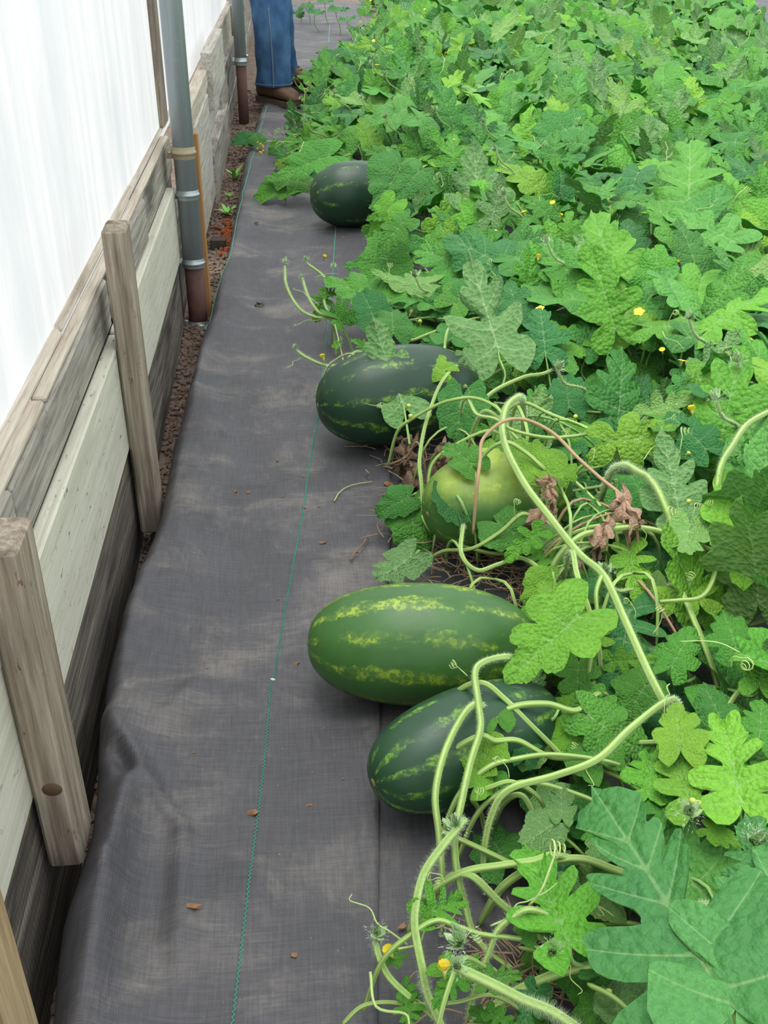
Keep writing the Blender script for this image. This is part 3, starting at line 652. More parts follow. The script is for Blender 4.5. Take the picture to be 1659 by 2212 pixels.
# ------------------------------------------------------------------ leaf shapes
def leaf_mesh(name, seed, lobes, base_w=.07, tip=.24, mid=.80, nt=52, nu=6, bend=.5, fold=.15, wavy=.03, quilt=.012, teeth=.012, curlside=0.0, mats=('leaf', 'under'), scallop=.045, ang0=168):
    """A pinnately lobed cucurbit leaf, unit length, base at the origin, midrib along +Y, upper side +Z; upper and lower skins."""
    r = random.Random(seed); VS, FS, VEIN = [], [], []
    for side in (1, -1):
        lb = [(t + r.uniform(-.02, .02), a + r.uniform(-6, 6), l * r.uniform(.86, 1.12), s * r.uniform(.9, 1.1)) for (t, a, l, s) in lobes]
        ts = np.unique(np.concatenate([np.linspace(0, 1, nt), [l[0] for l in lb]])); ts = ts[(ts >= 0) & (ts <= 1)]
        at = [0.0] + [l[0] for l in lb] + [1.0]; aa = [ang0] + [l[1] for l in lb] + [0.0]
        ph = r.uniform(0, 6); ph2 = r.uniform(0, 6); grid = []; vn = []
        for t in ts:
            ang = math.radians(float(np.interp(t, at, aa)))
            wv = base_w * (1 + .25 * math.sin(9 * t + ph))
            if t < .10: wv *= .45 + 5.5 * t
            for (tk, ak, lk, sk_) in lb:
                q = abs(t - tk) / sk_
                if q < 1: wv = max(wv, wv + (lk - wv) * (1 - q ** 2.4) ** .62)
            fd = min(1, (1 - t) / .10)
            wv = max(wv, .012) * (1 + scallop * fd * math.sin(30 * t + ph2)) + teeth * fd * (math.sin(95 * t + ph) * .5)
            if t > .80: q = (t - .80) / .20; wv = wv * (1 - q * q) + tip * q * q
            for u in np.linspace(0, 1, nu):
                a2 = ang * (1 - .13 * u); wu = wv * u
                x = math.sin(a2) * wu; y = mid * t + math.cos(a2) * wu
                # lateral vein distance
                dl = min(abs(t - tk) * mid * math.sin(max(.25, ang)) + wu * abs(math.radians(np.interp(t, at, aa) - ak)) * .9 for (tk, ak, lk, sk_) in lb)
                dm = abs(math.sin(a2)) * wu if t < .97 else abs(x)
                z = quilt * math.sin(min(dl, .09) / .09 * math.pi * .5) * min(1, dm / .05)
                z += wavy * u * u * math.sin(7.5 * t * 2 + ph) + wavy * .6 * u * u * math.sin(21 * t + ph2)
                z += x * math.tan(fold) if True else 0
                z -= curlside * x * x * 2.2
                grid.append((side * x, y, z)); vn.append(min(dm / (.013 * (1.15 - .75 * min(1, max(0, y)))), dl / (.0065 * (1.2 - .6 * u))))
        o = len(VS); VS += grid; VEIN += vn; n = len(ts)
        for i in range(n - 1):
            for j in range(nu - 1):
                q = (o + i * nu + j, o + i * nu + j + 1, o + (i + 1) * nu + j + 1, o + (i + 1) * nu + j)
                FS.append(q if side > 0 else q[::-1])
    P = np.array(VS)
    if abs(bend) > 1e-3:                       # roll the blade along its midrib
        Rr = 1.0 / bend; th = P[:, 1] / Rr; y = (Rr + P[:, 2]) * np.sin(th); z = (Rr + P[:, 2]) * np.cos(th) - Rr
        P = np.stack([P[:, 0], y, z], 1)
    n = len(P); low = P - np.array([0, 0, .004]); allv = np.vstack([P, low]); fs = FS + [tuple(i + n for i in f[::-1]) for f in FS]
    return mesh(name, allv, fs, list(mats), [0] * len(FS) + [1] * len(FS), True, {'vein': VEIN + VEIN})

LOBED = [(.05, 128, .36, .085), (.24, 88, .45, .105), (.47, 64, .37, .105), (.68, 46, .29, .095), (.85, 40, .27, .11)]
DEEP = [(.05, 125, .31, .075), (.24, 88, .40, .090), (.47, 66, .33, .090), (.68, 48, .26, .085), (.85, 40, .24, .10)]
BROAD = [(.04, 135, .40, .10), (.24, 90, .47, .125), (.50, 62, .40, .135), (.74, 40, .31, .12), (.88, 32, .27, .12)]
ROUND = [(.04, 140, .42, .12), (.22, 95, .50, .16), (.48, 62, .44, .18), (.75, 35, .34, .17), (.92, 15, .26, .10)]
FIG = [(.06, 118, .38, .095), (.27, 76, .46, .110), (.56, 52, .31, .11), (.82, 40, .25, .12)]
CORNER = [(.04, 108, .36, .075), (.21, 72, .38, .092), (.46, 50, .32, .098), (.66, 44, .22, .070), (.86, 40, .25, .115)]
LEAF = []; BIGL, DEEPL, BROADL, ROUNDL, FIGL, YOUNG, DRY, FAR = [], [], [], [], [], [], [], []
def mk(lst, n, lobes, xs=1.0, **kw):
    for i in range(n):
        k = dict(bend=random.uniform(.15, .85), fold=random.uniform(.02, .30), wavy=random.uniform(.015, .04), curlside=random.uniform(0, .35)); k.update(kw)
        lst.append(leaf_mesh('leaf', 100 + len(LEAF) * 13, lobes, **k)); LEAF.append(lst[-1])
        if xs != 1.0:
            for v_ in lst[-1].vertices: v_.co.x *= xs
mk(BIGL, 6, LOBED, base_w=.16, xs=.80); mk(DEEPL, 4, DEEP, base_w=.125, xs=.86); mk(BROADL, 4, BROAD, base_w=.22, xs=.88); mk(ROUNDL, 4, ROUND, base_w=.30, mid=.76); mk(FIGL, 2, FIG, base_w=.13, bend=.3, fold=.08, curlside=.1, xs=.82); CORN = []; mk(CORN, 2, CORNER, base_w=.12, xs=.92, bend=.25, fold=.06, curlside=.15, wavy=.02, nt=80, nu=8)
mk(YOUNG, 3, DEEP, base_w=.07, fold=.5, teeth=.03, bend=.9); mk(FAR, 3, ROUND, base_w=.36, mid=.68, nt=30, nu=5, wavy=.05)
mk(DRY, 4, DEEP, base_w=.06, bend=2.6, fold=.75, wavy=.10, curlside=1.2, mats=('dry', 'dry'), nt=34)
mk(YOUNG, 1, LOBED, base_w=.08, fold=.9, bend=1.2, teeth=.03)

for me in DRY:
    for v_ in me.vertices:
        c_ = v_.co; v_.co = Vector((c_.x * .55, c_.y, c_.z)) + mnoise.noise_vector(c_ * 3.1) * .13 + mnoise.noise_vector(c_ * 8.0) * .045

PET = []
for i, bw_ in enumerate((0, 4, 8, -5)):
    t = np.linspace(0, 1, 8); P = np.stack([bw_ * np.sin(math.pi * t), bw_ * .5 * np.sin(2 * math.pi * t), t], 1)
    vs = []; 
    for p, q in zip(P, t):
        for k in range(6):
            a = 2 * math.pi * k / 6; rr = 1.15 - .35 * q; vs.append((p[0] + rr * math.cos(a), p[1] + rr * math.sin(a), p[2]))
    fs = [(a * 6 + k, a * 6 + (k + 1) % 6, (a + 1) * 6 + (k + 1) % 6, (a + 1) * 6 + k) for a in range(7) for k in range(6)]
    PET.append(mesh('petiole', vs, fs, 'stem_dk'))
def curl_tendril(seed):
    r = random.Random(seed); L = r.uniform(.5, .8); pts = [(0, 0, 0), (.1, .05, L * .3), (.02, .15, L * .65)]
    pts = list(map(np.array, spline(pts, 8))); c = pts[-1]
    turns = r.uniform(1.5, 3.5)
    for k in range(1, int(turns * 9)):
        a = k / 9 * 2 * math.pi; rr = .09 * (1 - k / (turns * 9) * .6); pts.append(c + np.array([rr * math.cos(a) - .09, .015 * k * .4, rr * math.sin(a) + .02]))
    v, f = tube_geo(np.array(pts), np.linspace(.012, .006, len(pts)), 5); return mesh('tendril', v, f, 'tendril')
def long_tendril(seed):
    r = random.Random(seed); p = [(0, 0, 0)]
    for k in range(5): p.append((p[-1][0] + r.uniform(-.12, .12), p[-1][1] + r.uniform(.05, .22), p[-1][2] + r.uniform(-.02, .16) * (1 - k * .3)))
    s = spline(p, 26); v, f = tube_geo(s, np.linspace(.012, .005, 26), 5); return mesh('tendril', v, f, 'tendril')
TEND = [curl_tendril(i) for i in range(4)] + [long_tendril(i) for i in range(3)]
def flower_mesh(op):
    m = MB(); 
    for k in range(5):
        a0 = 2 * math.pi * k / 5; vs = []
        for s in range(5):
            q = s / 4; wd = .42 * math.sin(math.pi * (.12 + .80 * q)); rr = .15 + (op * .85) * q; zz = .2 + (1 - op) * 1.0 * q + .25 * q * (1 - q)
            for e in (-1, 0, 1):
                a = a0; x = rr * math.cos(a) - e * wd * math.sin(a); y = rr * math.sin(a) + e * wd * math.cos(a); vs.append((x, y, zz + .06 * abs(e)))
        m.add(vs, [(i * 3 + j, i * 3 + j + 1, (i + 1) * 3 + j + 1, (i + 1) * 3 + j) for i in range(4) for j in range(2)], 0)
    m.tube([(0, 0, -.7), (0, 0, -.2), (0, 0, .25)], [.10, .14, .26], 8, 1); return m.build('flower', ['petal', 'bud'])
def bud_mesh():
    m = MB(); m.tube(spline([(0, 0, -.8), (0, 0, -.2), (0, 0, .1), (0, 0, .5), (0, 0, .95), (0, 0, 1.15)], 14), np.interp(np.linspace(0, 1, 14), [0, .35, .5, .7, .9, 1], [.10, .12, .34, .48, .34, .08]), 8, 0, .12); return m.build('flower_bud', 'bud')
FLO = [flower_mesh(.9), flower_mesh(.55), flower_mesh(.3)]; BUD = bud_mesh()
def tip_mesh(seed):
    r = random.Random(seed); m = MB()
    for k in range(16):
        a = r.uniform(0, 6.28); e = r.uniform(.3, 1.4); L = r.uniform(.5, 1.1); d = np.array([math.cos(a) * math.cos(e), math.sin(a) * math.cos(e), math.sin(e)]); s = _nz(np.cross(d, [0, 0, 1.])); n = np.cross(s, d); vs = []
        for q in (0, .3, .6, .85, 1):
            wd = .22 * math.sin(math.pi * (.1 + .88 * q)); c = d * L * q + n * .25 * q * q
            vs += [c - s * wd, c + n * .05, c + s * wd]
        m.add(vs, [(i * 3 + j, i * 3 + j + 1, (i + 1) * 3 + j + 1, (i + 1) * 3 + j) for i in range(4) for j in range(2)], 0)
    for k in range(260):
        a = r.uniform(0, 6.28); e = r.uniform(-.2, 1.5); rr = r.uniform(.1, .8); d = np.array([math.cos(a) * math.cos(e), math.sin(a) * math.cos(e), math.sin(e)]); p = d * rr; q = p + d * r.uniform(.08, .24) + np.array([r.uniform(-.1, .1) for _ in range(3)]); s = np.array([r.uniform(-1, 1) for _ in range(3)]) * .014
        m.add([p - s, p + s, q], [(0, 1, 2)], 1)
    return m.build('shoot_tip', ['tip', 'hair'])
TIPS = [tip_mesh(i) for i in range(3)]

# ------------------------------------------------------------------ vines
GREENS = [(.125, .390, .046), (.108, .350, .050), (.076, .285, .054), (.155, .445, .046), (.220, .490, .050), (.055, .230, .062), (.112, .365, .072), (.088, .315, .085)]
def lcol(k=None, bright=1.0):
    c = GREENS[k] if k is not None else random.choice(GREENS); b = bright * random.uniform(.88, 1.14); return (c[0] * b * random.uniform(.9, 1.12), c[1] * b, c[2] * b, 1)
def frame(d, n):
    """rotation whose Y axis is d (midrib) and whose Z axis is closest to n"""
    y = _nz(np.asarray(d, float)); z = np.asarray(n, float); z = z - y * z.dot(y)
    if np.linalg.norm(z) < 1e-4: z = np.cross(y, [1., 0, 0])
    z = _nz(z); x = np.cross(y, z); return Matrix(((x[0], y[0], z[0]), (x[1], y[1], z[1]), (x[2], y[2], z[2]))).to_4x4()
class Vine:
    def __init__(s, label, base, group='watermelon vines', name='watermelon_vine'):
        s.o = thing(name, label, 'vine', (base[0], base[1], .01), group); s.b = Vector((base[0], base[1], .01)); s.nl = 0
    def stem(s, pts, r, mat='stem', hairs=0, hl=.005, name='stem', sides=8, n=None, ext='both'):
        P = np.array(pts, float)
        if ext in ('both', 'end') and P[-1][2] > .06: d = _nz(P[-1] - P[-2]); P = np.vstack([P, P[-1] + d * np.array([.05, .05, 0]) - np.array([0, 0, .045]), P[-1] + d * np.array([.08, .08, 0]) - np.array([0, 0, min(.15, P[-1][2] - .01)])])
        if ext in ('both', 'start') and P[0][2] > .06: d = _nz(P[0] - P[1]); P = np.vstack([P[0] + d * np.array([.08, .08, 0]) - np.array([0, 0, min(.15, P[0][2] - .01)]), P[0] + d * np.array([.05, .05, 0]) - np.array([0, 0, .045]), P])
        n = n or max(8, len(P) * 7); S = spline(P, n) - np.array(s.b); rr = np.interp(np.linspace(0, 1, n), [0, .05, .8, .95, 1], [r * .75, r, r * .9, r * .75, r * .35])
        v, f = tube_geo(S, rr, sides, True, .10); o = link(name, mesh(name, v, f, mat, attrs={'ridge': [k % 2 for k in range(len(v))]}), s.o)
        if hairs:
            m = MB(); vs, fs = [], []
            T = np.gradient(S, axis=0); T /= np.linalg.norm(T, axis=1)[:, None]; L = np.linalg.norm(np.diff(S, axis=0), axis=1).sum()
            for k in range(int(L * hairs)):
                i = random.randrange(n); j = min(n - 1, i + 1); q = random.random(); p = S[i] * (1 - q) + S[j] * q; d = rng.standard_normal(3); d -= T[i] * d.dot(T[i]); d = _nz(d)
                a = p + d * rr[i] * .9; e = p + d * (rr[i] + hl * random.uniform(.5, 1.2)) + T[i] * random.uniform(-.3, .3) * hl; w2 = _nz(np.cross(d, T[i])) * .00022
                b0 = len(vs); vs += [a - w2, a + w2, e]; fs.append((b0, b0 + 1, b0 + 2))
            link('stem_hair', mesh('stem_hair', vs, fs, 'hair', smooth=False), o, kind='stuff')
        return o
    def leaf(s, me, base, d, nrm, size, col, foot=None, pr=.0028, name='leaf'):
        Mx = Matrix.Translation(V(base)) @ frame(d, nrm) @ Matrix.Scale(size, 4)
        o = link(name, me, s.o, mw=Matrix.Translation(-s.b) @ Mx); o.color = col; s.nl += 1
        if foot is not None:
            a = V(foot); ax = V(base) - a; L = ax.length
            if L > .01:
                q = ax.to_track_quat('Z', 'Y').to_matrix().to_4x4() @ Matrix.Rotation(random.uniform(0, 6.28), 4, 'Z')
                Pm = Matrix.Translation(a) @ q @ Matrix.Diagonal((pr, pr, L, 1)); link('petiole', random.choice(PET), o, mw=Mx.inverted() @ Pm)
        return o
    def bit(s, name, me, p, size, d=None, **kw):
        d = d if d is not None else np.array([random.uniform(-.6, .6), random.uniform(-.6, .6), 1.0])
        q = V(d).to_track_quat('Z', 'Y').to_matrix().to_4x4() @ Matrix.Rotation(random.uniform(0, 6.28), 4, 'Z')
        return link(name, me, s.o, mw=Matrix.Translation(V(p) - s.b) @ q @ Matrix.Scale(size, 4), **kw)

def zpx(pts, z0=None): return [onz(x, y, z) for (x, y, z) in pts]
def hero(v, me, bpx, tpx, side=1, col=None, foot=None, nb=.55, lean=None, nrm=None, sc=1.0):
    """leaf from base to tip; side -1 shows its underside; lean is how far the tip goes away from the viewer per unit of seen length"""
    b = onz(*bpx); dpt = np.linalg.norm(b - CP); px, py = tpx[0] - bpx[0], tpx[1] - bpx[1]; seen = math.hypot(px, py) / F_ * dpt
    if lean is None: lean = .75 * (-py) / max(1, math.hypot(px, py))
    t = CP + ray(tpx[0], tpx[1]) * (dpt + lean * seen); t[2] = max(t[2], .03)
    d = t - b; L = np.linalg.norm(d); c = CP - (b + t) / 2
    n = _nz(_nz(c) * nb + np.array([0, 0, 1]) * (1 - nb)) * side if nrm is None else np.array(nrm)
    f = None
    if foot is not None: f = onz(*foot)
    return v.leaf(me, b, d, n, L / .97 * sc, col or lcol(), f, .0034)
def flower(v, x, y, z, s=.016, k=None, bud=False):
    p = onz(x, y, z); return v.bit('flower_bud' if bud else 'flower', BUD if bud else FLO[k if k is not None else random.randrange(3)], p, s)
def tipbit(v, x, y, z, s=.022): return v.bit('shoot_tip', random.choice(TIPS), onz(x, y, z), s)
def curly(v, x, y, z, s=.09, k=None): return v.bit('tendril', TEND[k if k is not None else random.randrange(7)], onz(x, y, z), s)

A = Vine('watermelon vine whose thick hairy runner crosses the pale buried melon', onz(1440, 1530, .05))
B = Vine('watermelon vine with bare hairy stems arching over the dark blue green melon', onz(1180, 2150, .02))
C = Vine('watermelon vine with a very big lobed leaf filling the bottom right corner', onz(1640, 2200, .02))
D = Vine('watermelon vine reaching curled downy shoot tips past the dark melon onto the bare fabric', onz(1100, 800, .02))
Ev = Vine('watermelon vine trailing young leaves over the farthest melon toward the wall', onz(830, 380, .02))

HB = 4200
# --- vine A, the tangle over the pale melon
A.stem(zpx([(1120, 858, .31), (1092, 884, .32), (1088, 950, .32), (1130, 1040, .30), (1190, 1120, .285), (1250, 1195, .27), (1305, 1245, .26), (1350, 1340, .25), (1395, 1440, .23), (1430, 1510, .21), (1460, 1560, .15)]), .0078, hairs=HB, hl=.006)
A.stem(zpx([(910, 1044, .14), (906, 998, .17), (914, 939, .20), (927, 892, .23), (952, 829, .25), (986, 791, .25)]), .0052, hairs=2500)
A.stem(zpx([(890, 905, .22), (944, 875, .27), (982, 863, .30), (1016, 859, .31), (1049, 867, .315), (1082, 890, .32)]), .0040)
A.stem(zpx([(1010, 862, .30), (1030, 895, .30), (1070, 905, .31), (1110, 930, .30), (1180, 945, .28), (1240, 942, .26), (1300, 935, .25)]), .0042, hairs=1500)
A.stem(zpx([(1000, 1140, .16), (997, 1198, .15), (1031, 1232, .13), (1077, 1219, .14), (1128, 1206, .15), (1174, 1240, .15), (1190, 1300, .14)]), .0052, hairs=2500)
A.stem(zpx([(1090, 955, .32), (1136, 978, .30), (1170, 1008, .28), (1189, 1029, .25), (1195, 1080, .2)]), .0045)
A.stem(zpx([(1037, 995, .31), (1043, 949, .34), (1086, 911, .36), (1136, 907, .355), (1195, 936, .34), (1246, 987, .32), (1297, 1033, .30), (1347, 1076, .29)]), .0040, 'stem_dry')
A.stem(zpx([(1237, 1194, .27), (1246, 1240, .27), (1263, 1291, .25), (1280, 1345, .22)]), .0058, hairs=2500)
A.stem(zpx([(1300, 1245, .26), (1288, 1280, .25), (1290, 1330, .22), (1283, 1380, .2)]), .0042)
A.stem(zpx([(1250, 1160, .25), (1297, 1147, .25), (1364, 1139, .25), (1423, 1147, .24), (1500, 1175, .21), (1560, 1200, .2)]), .0062, hairs=2500)
A.stem(zpx([(1554, 1202, .2), (1537, 1261, .2), (1512, 1291, .2), (1465, 1297, .19), (1419, 1303, .17)]), .0048)
A.stem(zpx([(1350, 1005, .27), (1380, 1020, .28), (1402, 1033, .28), (1427, 1071, .27), (1453, 1140, .23)]), .0078, hairs=6000, hl=.008)
A.stem(zpx([(1680, 885, .36), (1617, 915, .37), (1583, 962, .36), (1558, 1004, .34), (1548, 1060, .3)]), .0068, hairs=6000, hl=.007)
A.stem(zpx([(1465, 1270, .18), (1503, 1350, .16), (1533, 1426, .13), (1550, 1480, .1)]), .006, hairs=2000)
A.stem(zpx([(912, 1140, .03), (905, 1095, .09), (918, 1060, .12), (960, 1060, .13), (1000, 1090, .13)]), .0042)
A.stem(zpx([(905, 1100, .08), (930, 1145, .08), (990, 1175, .08), (1060, 1195, .08), (1120, 1200, .08)]), .0045)
A.stem(zpx([(935, 1110, .06), (925, 1060, .14), (935, 1000, .2), (985, 960, .24), (1060, 930, .28)]), .0038)
A.stem(zpx([(1060, 890, .30), (1130, 960, .26), (1230, 1030, .2), (1310, 1110, .18)]), .0045, hairs=1500)
A.stem(zpx([(1120, 880, .30), (1140, 940, .28), (1125, 1000, .22), (1170, 1060, .2)]), .0042)
A.stem(zpx([(1130, 870, .28), (1190, 895, .26), (1270, 925, .24), (1340, 960, .2)]), .0042)
A.stem(zpx([(1130, 1110, .2), (1080, 1150, .16), (1020, 1185, .12), (960, 1190, .08)]), .0045)
A.stem(zpx([(830, 1005, .02), (850, 1000, .06), (880, 985, .1), (900, 955, .15)]), .0030, 'stem_dry')
for (b, t, me, sd, k, nb, ft) in [
    ((1313, 953, .27), (1493, 936, .29), BIGL[0], 1, 4, .7, (1330, 1000, .2)), ((1252, 1330, .27), (1105, 1455, .20), BROADL[0], 1, 4, .6, (1285, 1390, .15)),
    ((1000, 855, .26), (985, 945, .20), ROUNDL[0], 1, 2, .7, None), ((1062, 1060, .17), (985, 1145, .16), ROUNDL[1], 1, 2, .6, None), ((1075, 1130, .16), (1165, 1185, .12), ROUNDL[2], 1, 6, .5, None),
    ((880, 1075, .12), (812, 1105, .08), ROUNDL[3], 1, 2, .6, (910, 1060, .1)), ((890, 1085, .10), (895, 1195, .04), ROUNDL[1], 1, 1, .6, None),
    ((890, 1200, .08), (802, 1278, .015), BROADL[1], -1, 2, .5, (905, 1190, .05)),
    ((1200, 1260, .18), (1130, 1330, .14), ROUNDL[2], 1, 4, .6, (1230, 1215, .2)), ((1240, 1340, .2), (1170, 1250, .22), BROADL[2], 1, 4, .5, None),
    ((1225, 1010, .22), (1200, 1060, .2), BROADL[3], 1, 4, .7, None), ((1090, 1015, .24), (1025, 935, .23), ROUNDL[3], 1, 4, .5, None),
    ((1165, 1120, .16), (1180, 1215, .13), BROADL[3], -1, 4, .6, None), ((1468, 1107, .24), (1432, 957, .33), BIGL[1], -1, 2, .75, (1478, 1135, .18)),
    ((1525, 971, .28), (1445, 885, .33), BROADL[2], 1, 5, .6, (1540, 1010, .2)), ((1503, 827, .28), (1592, 728, .38), BIGL[2], -1, 2, .6, (1490, 880, .2)),
    ((1400, 895, .28), (1505, 865, .33), BIGL[3], -1, 4, .5, (1395, 940, .2)), ((1620, 1075, .30), (1610, 1245, .22), BROADL[0], 1, 4, .6, (1640, 1050, .2)),
    ((1490, 1130, .26), (1475, 1230, .2), BROADL[1], -1, 4, .6, (1470, 1110, .2)), ((1360, 1190, .2), (1380, 1300, .15), DEEPL[0], 1, 4, .6, None), ((1440, 1260, .16), (1425, 1330, .12), ROUNDL[0], -1, 4, .5, None),
    ((1390, 1080, .2), (1350, 980, .24), ROUNDL[1], 1, 2, .6, None), ((1280, 1130, .17), (1250, 1050, .2), DEEPL[1], 1, 2, .6, None), ((1450, 1440, .16), (1500, 1350, .18), BROADL[2], 1, 1, .6, (1480, 1480, .1)),
    ((1590, 1400, .2), (1560, 1300, .24), BROADL[3], 1, 1, .6, None), ((1640, 1480, .2), (1655, 1360, .24), BIGL[4], 1, 3, .6, None), ((1320, 1430, .16), (1420, 1420, .16), DEEPL[2], 1, 3, .6, None),
    ((1250, 1430, .16), (1245, 1525, .12), BROADL[0], 1, 1, .6, None), ((1300, 1480, .13), (1200, 1440, .15), DEEPL[3], 1, 3, .6, None), ((1395, 1480, .16), (1340, 1560, .13), ROUNDL[3], 1, 1, .6, None), ((872, 876, .20), (806, 722, .31), BIGL[4], -1, 2, .55, (885, 960, .14)),
    ((1020, 1005, .26), (955, 935, .24), BROADL[1], 1, 1, .5, None), ((1175, 1020, .27), (1120, 945, .29), ROUNDL[2], 1, 4, .5, None), ((1165, 1150, .2), (1090, 1205, .15), DEEPL[2], 1, 3, .6, None), ((970, 1060, .2), (1000, 1130, .14), ROUNDL[0], 1, 5, .6, None), ((960, 800, .26), (870, 765, .27), BROADL[2], 1, 4, .4, None), ((1000, 760, .28), (1030, 800, .24), DEEPL[0], -1, 2, .5, None)]:
    hero(A, me, b, t, sd, lcol(k), ft, nb)
for (b, t, k, s) in [((1347, 1076, .29), (1310, 1150, .22), 0, 1), ((1345, 1080, .29), (1390, 1180, .2), 1, 1), ((1360, 1120, .26), (1420, 1135, .22), 2, 1), ((1310, 1130, .27), (1280, 1215, .2), 3, 1), ((1190, 1040, .28), (1130, 1020, .27), 1, 1), ((1190, 1050, .28), (1195, 1110, .22), 2, 1),
                     ((1185, 1100, .22), (1110, 1155, .2), 3, 1), ((1000, 985, .24), (950, 1030, .2), 2, .7), ((960, 960, .2), (935, 1010, .14), 0, .65), ((870, 950, .12), (840, 930, .1), 0, .6), ((885, 955, .12), (850, 1030, .04), 1, .55), ((950, 1000, .16), (1000, 960, .18), 2, .6), ((945, 1000, .15), (960, 1060, .1), 3, .6), ((1240, 1200, .22), (1270, 1230, .18), 0, 1), ((890, 1010, .1), (905, 1080, .05), 3, .55)]:
    o = hero(A, DRY[k], b, t, 1, (s, s * .95, s * .9, 1), None, .6); o.name = 'dry_leaf'; o['label'] = 'withered brown leaf'
for k in range(46):    # low leaves and thin stalks among the bare stems
    x, y = random.uniform(1010, 1420), random.uniform(880, 1560)
    if y > 1240 and x < 1150: x += 170
    if (x - 1075) ** 2 / 130 ** 2 + (y - 1075) ** 2 / 120 ** 2 < 1: x += 190
    z = random.uniform(.05, .17); L = random.uniform(55, 95) * (.7 + y / 2600); a = random.uniform(0, 6.28)
    hero(A, random.choice(ROUNDL + BROADL + DEEPL), (x, y, z), (x + L * math.cos(a), y + L * .8 * math.sin(a), z), random.choice([1, 1, 1, -1]), lcol(random.choice([0, 1, 1, 2, 3, 4, 5])), (x + random.uniform(-30, 30), y + random.uniform(10, 50), .02), .45)
for k in range(26):
    x, y = random.uniform(930, 1380), random.uniform(880, 1260); a = random.uniform(-.5, 1.1); L = random.uniform(60, 140); z = random.uniform(.12, .27); bz = random.uniform(-.04, .06)
    A.stem(zpx([(x, y, z), (x + L * .5 * math.cos(a), y + L * .5 * math.sin(a) - 10, z + bz), (x + L * math.cos(a), y + L * math.sin(a), z)]), random.uniform(.0022, .0042), random.choice(['stem', 'stem', 'stem_dk', 'stem_dry']), n=14, sides=6)
for (x, y, z) in [(885, 905, .24), (880, 882, .24)]: flower(A, x, y, z, .012, bud=True)
for (x, y, z, s) in [(850, 890, .24, .09), (1120, 1120, .24, .08), (1420, 910, .31, .09), (1010, 855, .32, .06), (1500, 1130, .27, .09), (1490, 1250, .23, .09), (1165, 870, .3, .06), (1270, 1000, .28, .07), (1410, 1370, .2, .09), (1530, 1130, .25, .08), (1320, 1060, .2, .06), (1370, 1340, .2, .07)]: curly(A, x, y, z, s, random.randrange(4))

# --- vine B, the foreground stems
B.stem(zpx([(1440, 1515, .21), (1360, 1575, .22), (1290, 1640, .22), (1200, 1675, .20), (1100, 1705, .18), (1062, 1760, .14), (1045, 1850, .08), (1050, 1930, .03)]), .0062, hairs=HB)
B.stem(zpx([(1100, 1420, .22), (1050, 1428, .24), (1026, 1452, .24), (1033, 1520, .24), (1037, 1575, .23), (1015, 1650, .21), (995, 1740, .19), (983, 1800, .17), (985, 1870, .14), (1003, 1950, .09), (1030, 2030, .05), (1100, 2090, .03), (1185, 2170, .02)]), .0058, hairs=HB)
B.stem(zpx([(1018, 1525, .24), (985, 1570, .23), (955, 1640, .22), (940, 1720, .2), (948, 1800, .17)]), .0055, hairs=3500)
B.stem(zpx([(1005, 1770, .19), (955, 1830, .20), (915, 1890, .20), (898, 1960, .19), (897, 2010, .18), (912, 2090, .16), (925, 2150, .13), (965, 2240, .09)]), .0062, hairs=9000, hl=.007, ext='end')
B.stem(zpx([(1000, 1885, .14), (1080, 1870, .15), (1150, 1860, .16), (1200, 1848, .16)]), .0055)
B.stem(zpx([(1010, 1888, .14), (1080, 1950, .10), (1150, 2010, .06), (1230, 2080, .03)]), .0062, hairs=3000)
B.stem(zpx([(1120, 2140, .10), (1207, 2102, .13), (1284, 2083, .15), (1356, 2054, .17), (1440, 2005, .18), (1500, 1960, .18)]), .0062, hairs=HB)
B.stem(zpx([(985, 2090, .27), (1062, 2126, .26), (1130, 2160, .25), (1200, 2190, .23), (1280, 2250, .2)]), .0062, hairs=8000, hl=.008, ext='end')
B.stem(zpx([(810, 2030, .12), (820, 2070, .12), (840, 2110, .11), (880, 2150, .10), (930, 2190, .09), (1000, 2260, .08)]), .0048, hairs=7000, hl=.006, ext='end')
B.stem(zpx([(900, 2010, .18), (945, 1988, .19), (985, 2000, .18), (1040, 2018, .16), (1100, 2025, .15), (1140, 2035, .14)]), .0034)
B.stem(zpx([(1055, 2060, .13), (1075, 2010, .16), (1110, 1980, .18), (1150, 1965, .19)]), .0044, hairs=2500)
B.stem(zpx([(740, 2212, .05), (780, 2175, .07), (830, 2165, .08), (900, 2170, .1), (985, 2165, .11), (1060, 2150, .12)]), .0028)
B.stem(zpx([(1160, 1870, .14), (1250, 1855, .15), (1330, 1880, .15), (1400, 1910, .14)]), .0058)
B.stem(zpx([(950, 1795, .12), (1030, 1830, .1), (1130, 1880, .08), (1200, 1930, .06)]), .0042, ext='end')
B.stem(zpx([(1100, 1530, .2), (1180, 1520, .2), (1245, 1535, .18), (1290, 1500, .17)]), .0052)
B.stem(zpx([(1040, 1475, .23), (1090, 1510, .21), (1140, 1560, .18), (1200, 1620, .13)]), .0050)
B.stem(zpx([(1035, 1590, .21), (1070, 1600, .2), (1120, 1600, .19), (1190, 1635, .16), (1280, 1640, .15)]), .0044)
B.stem(zpx([(1050, 1660, .18), (1110, 1640, .18), (1200, 1630, .17), (1330, 1650, .15)]), .0042)
B.stem(zpx([(1100, 1700, .17), (1150, 1690, .17), (1230, 1710, .15), (1300, 1740, .13)]), .0040)
B.stem(zpx([(1030, 1740, .1), (1020, 1720, .14), (1060, 1700, .17), (1110, 1690, .18)]), .0040)
B.stem(zpx([(1130, 1720, .14), (1170, 1790, .10), (1220, 1850, .06)]), .0050)
B.stem(zpx([(985, 2090, .27), (1010, 2070, .24), (1050, 2090, .18)]), .0030)
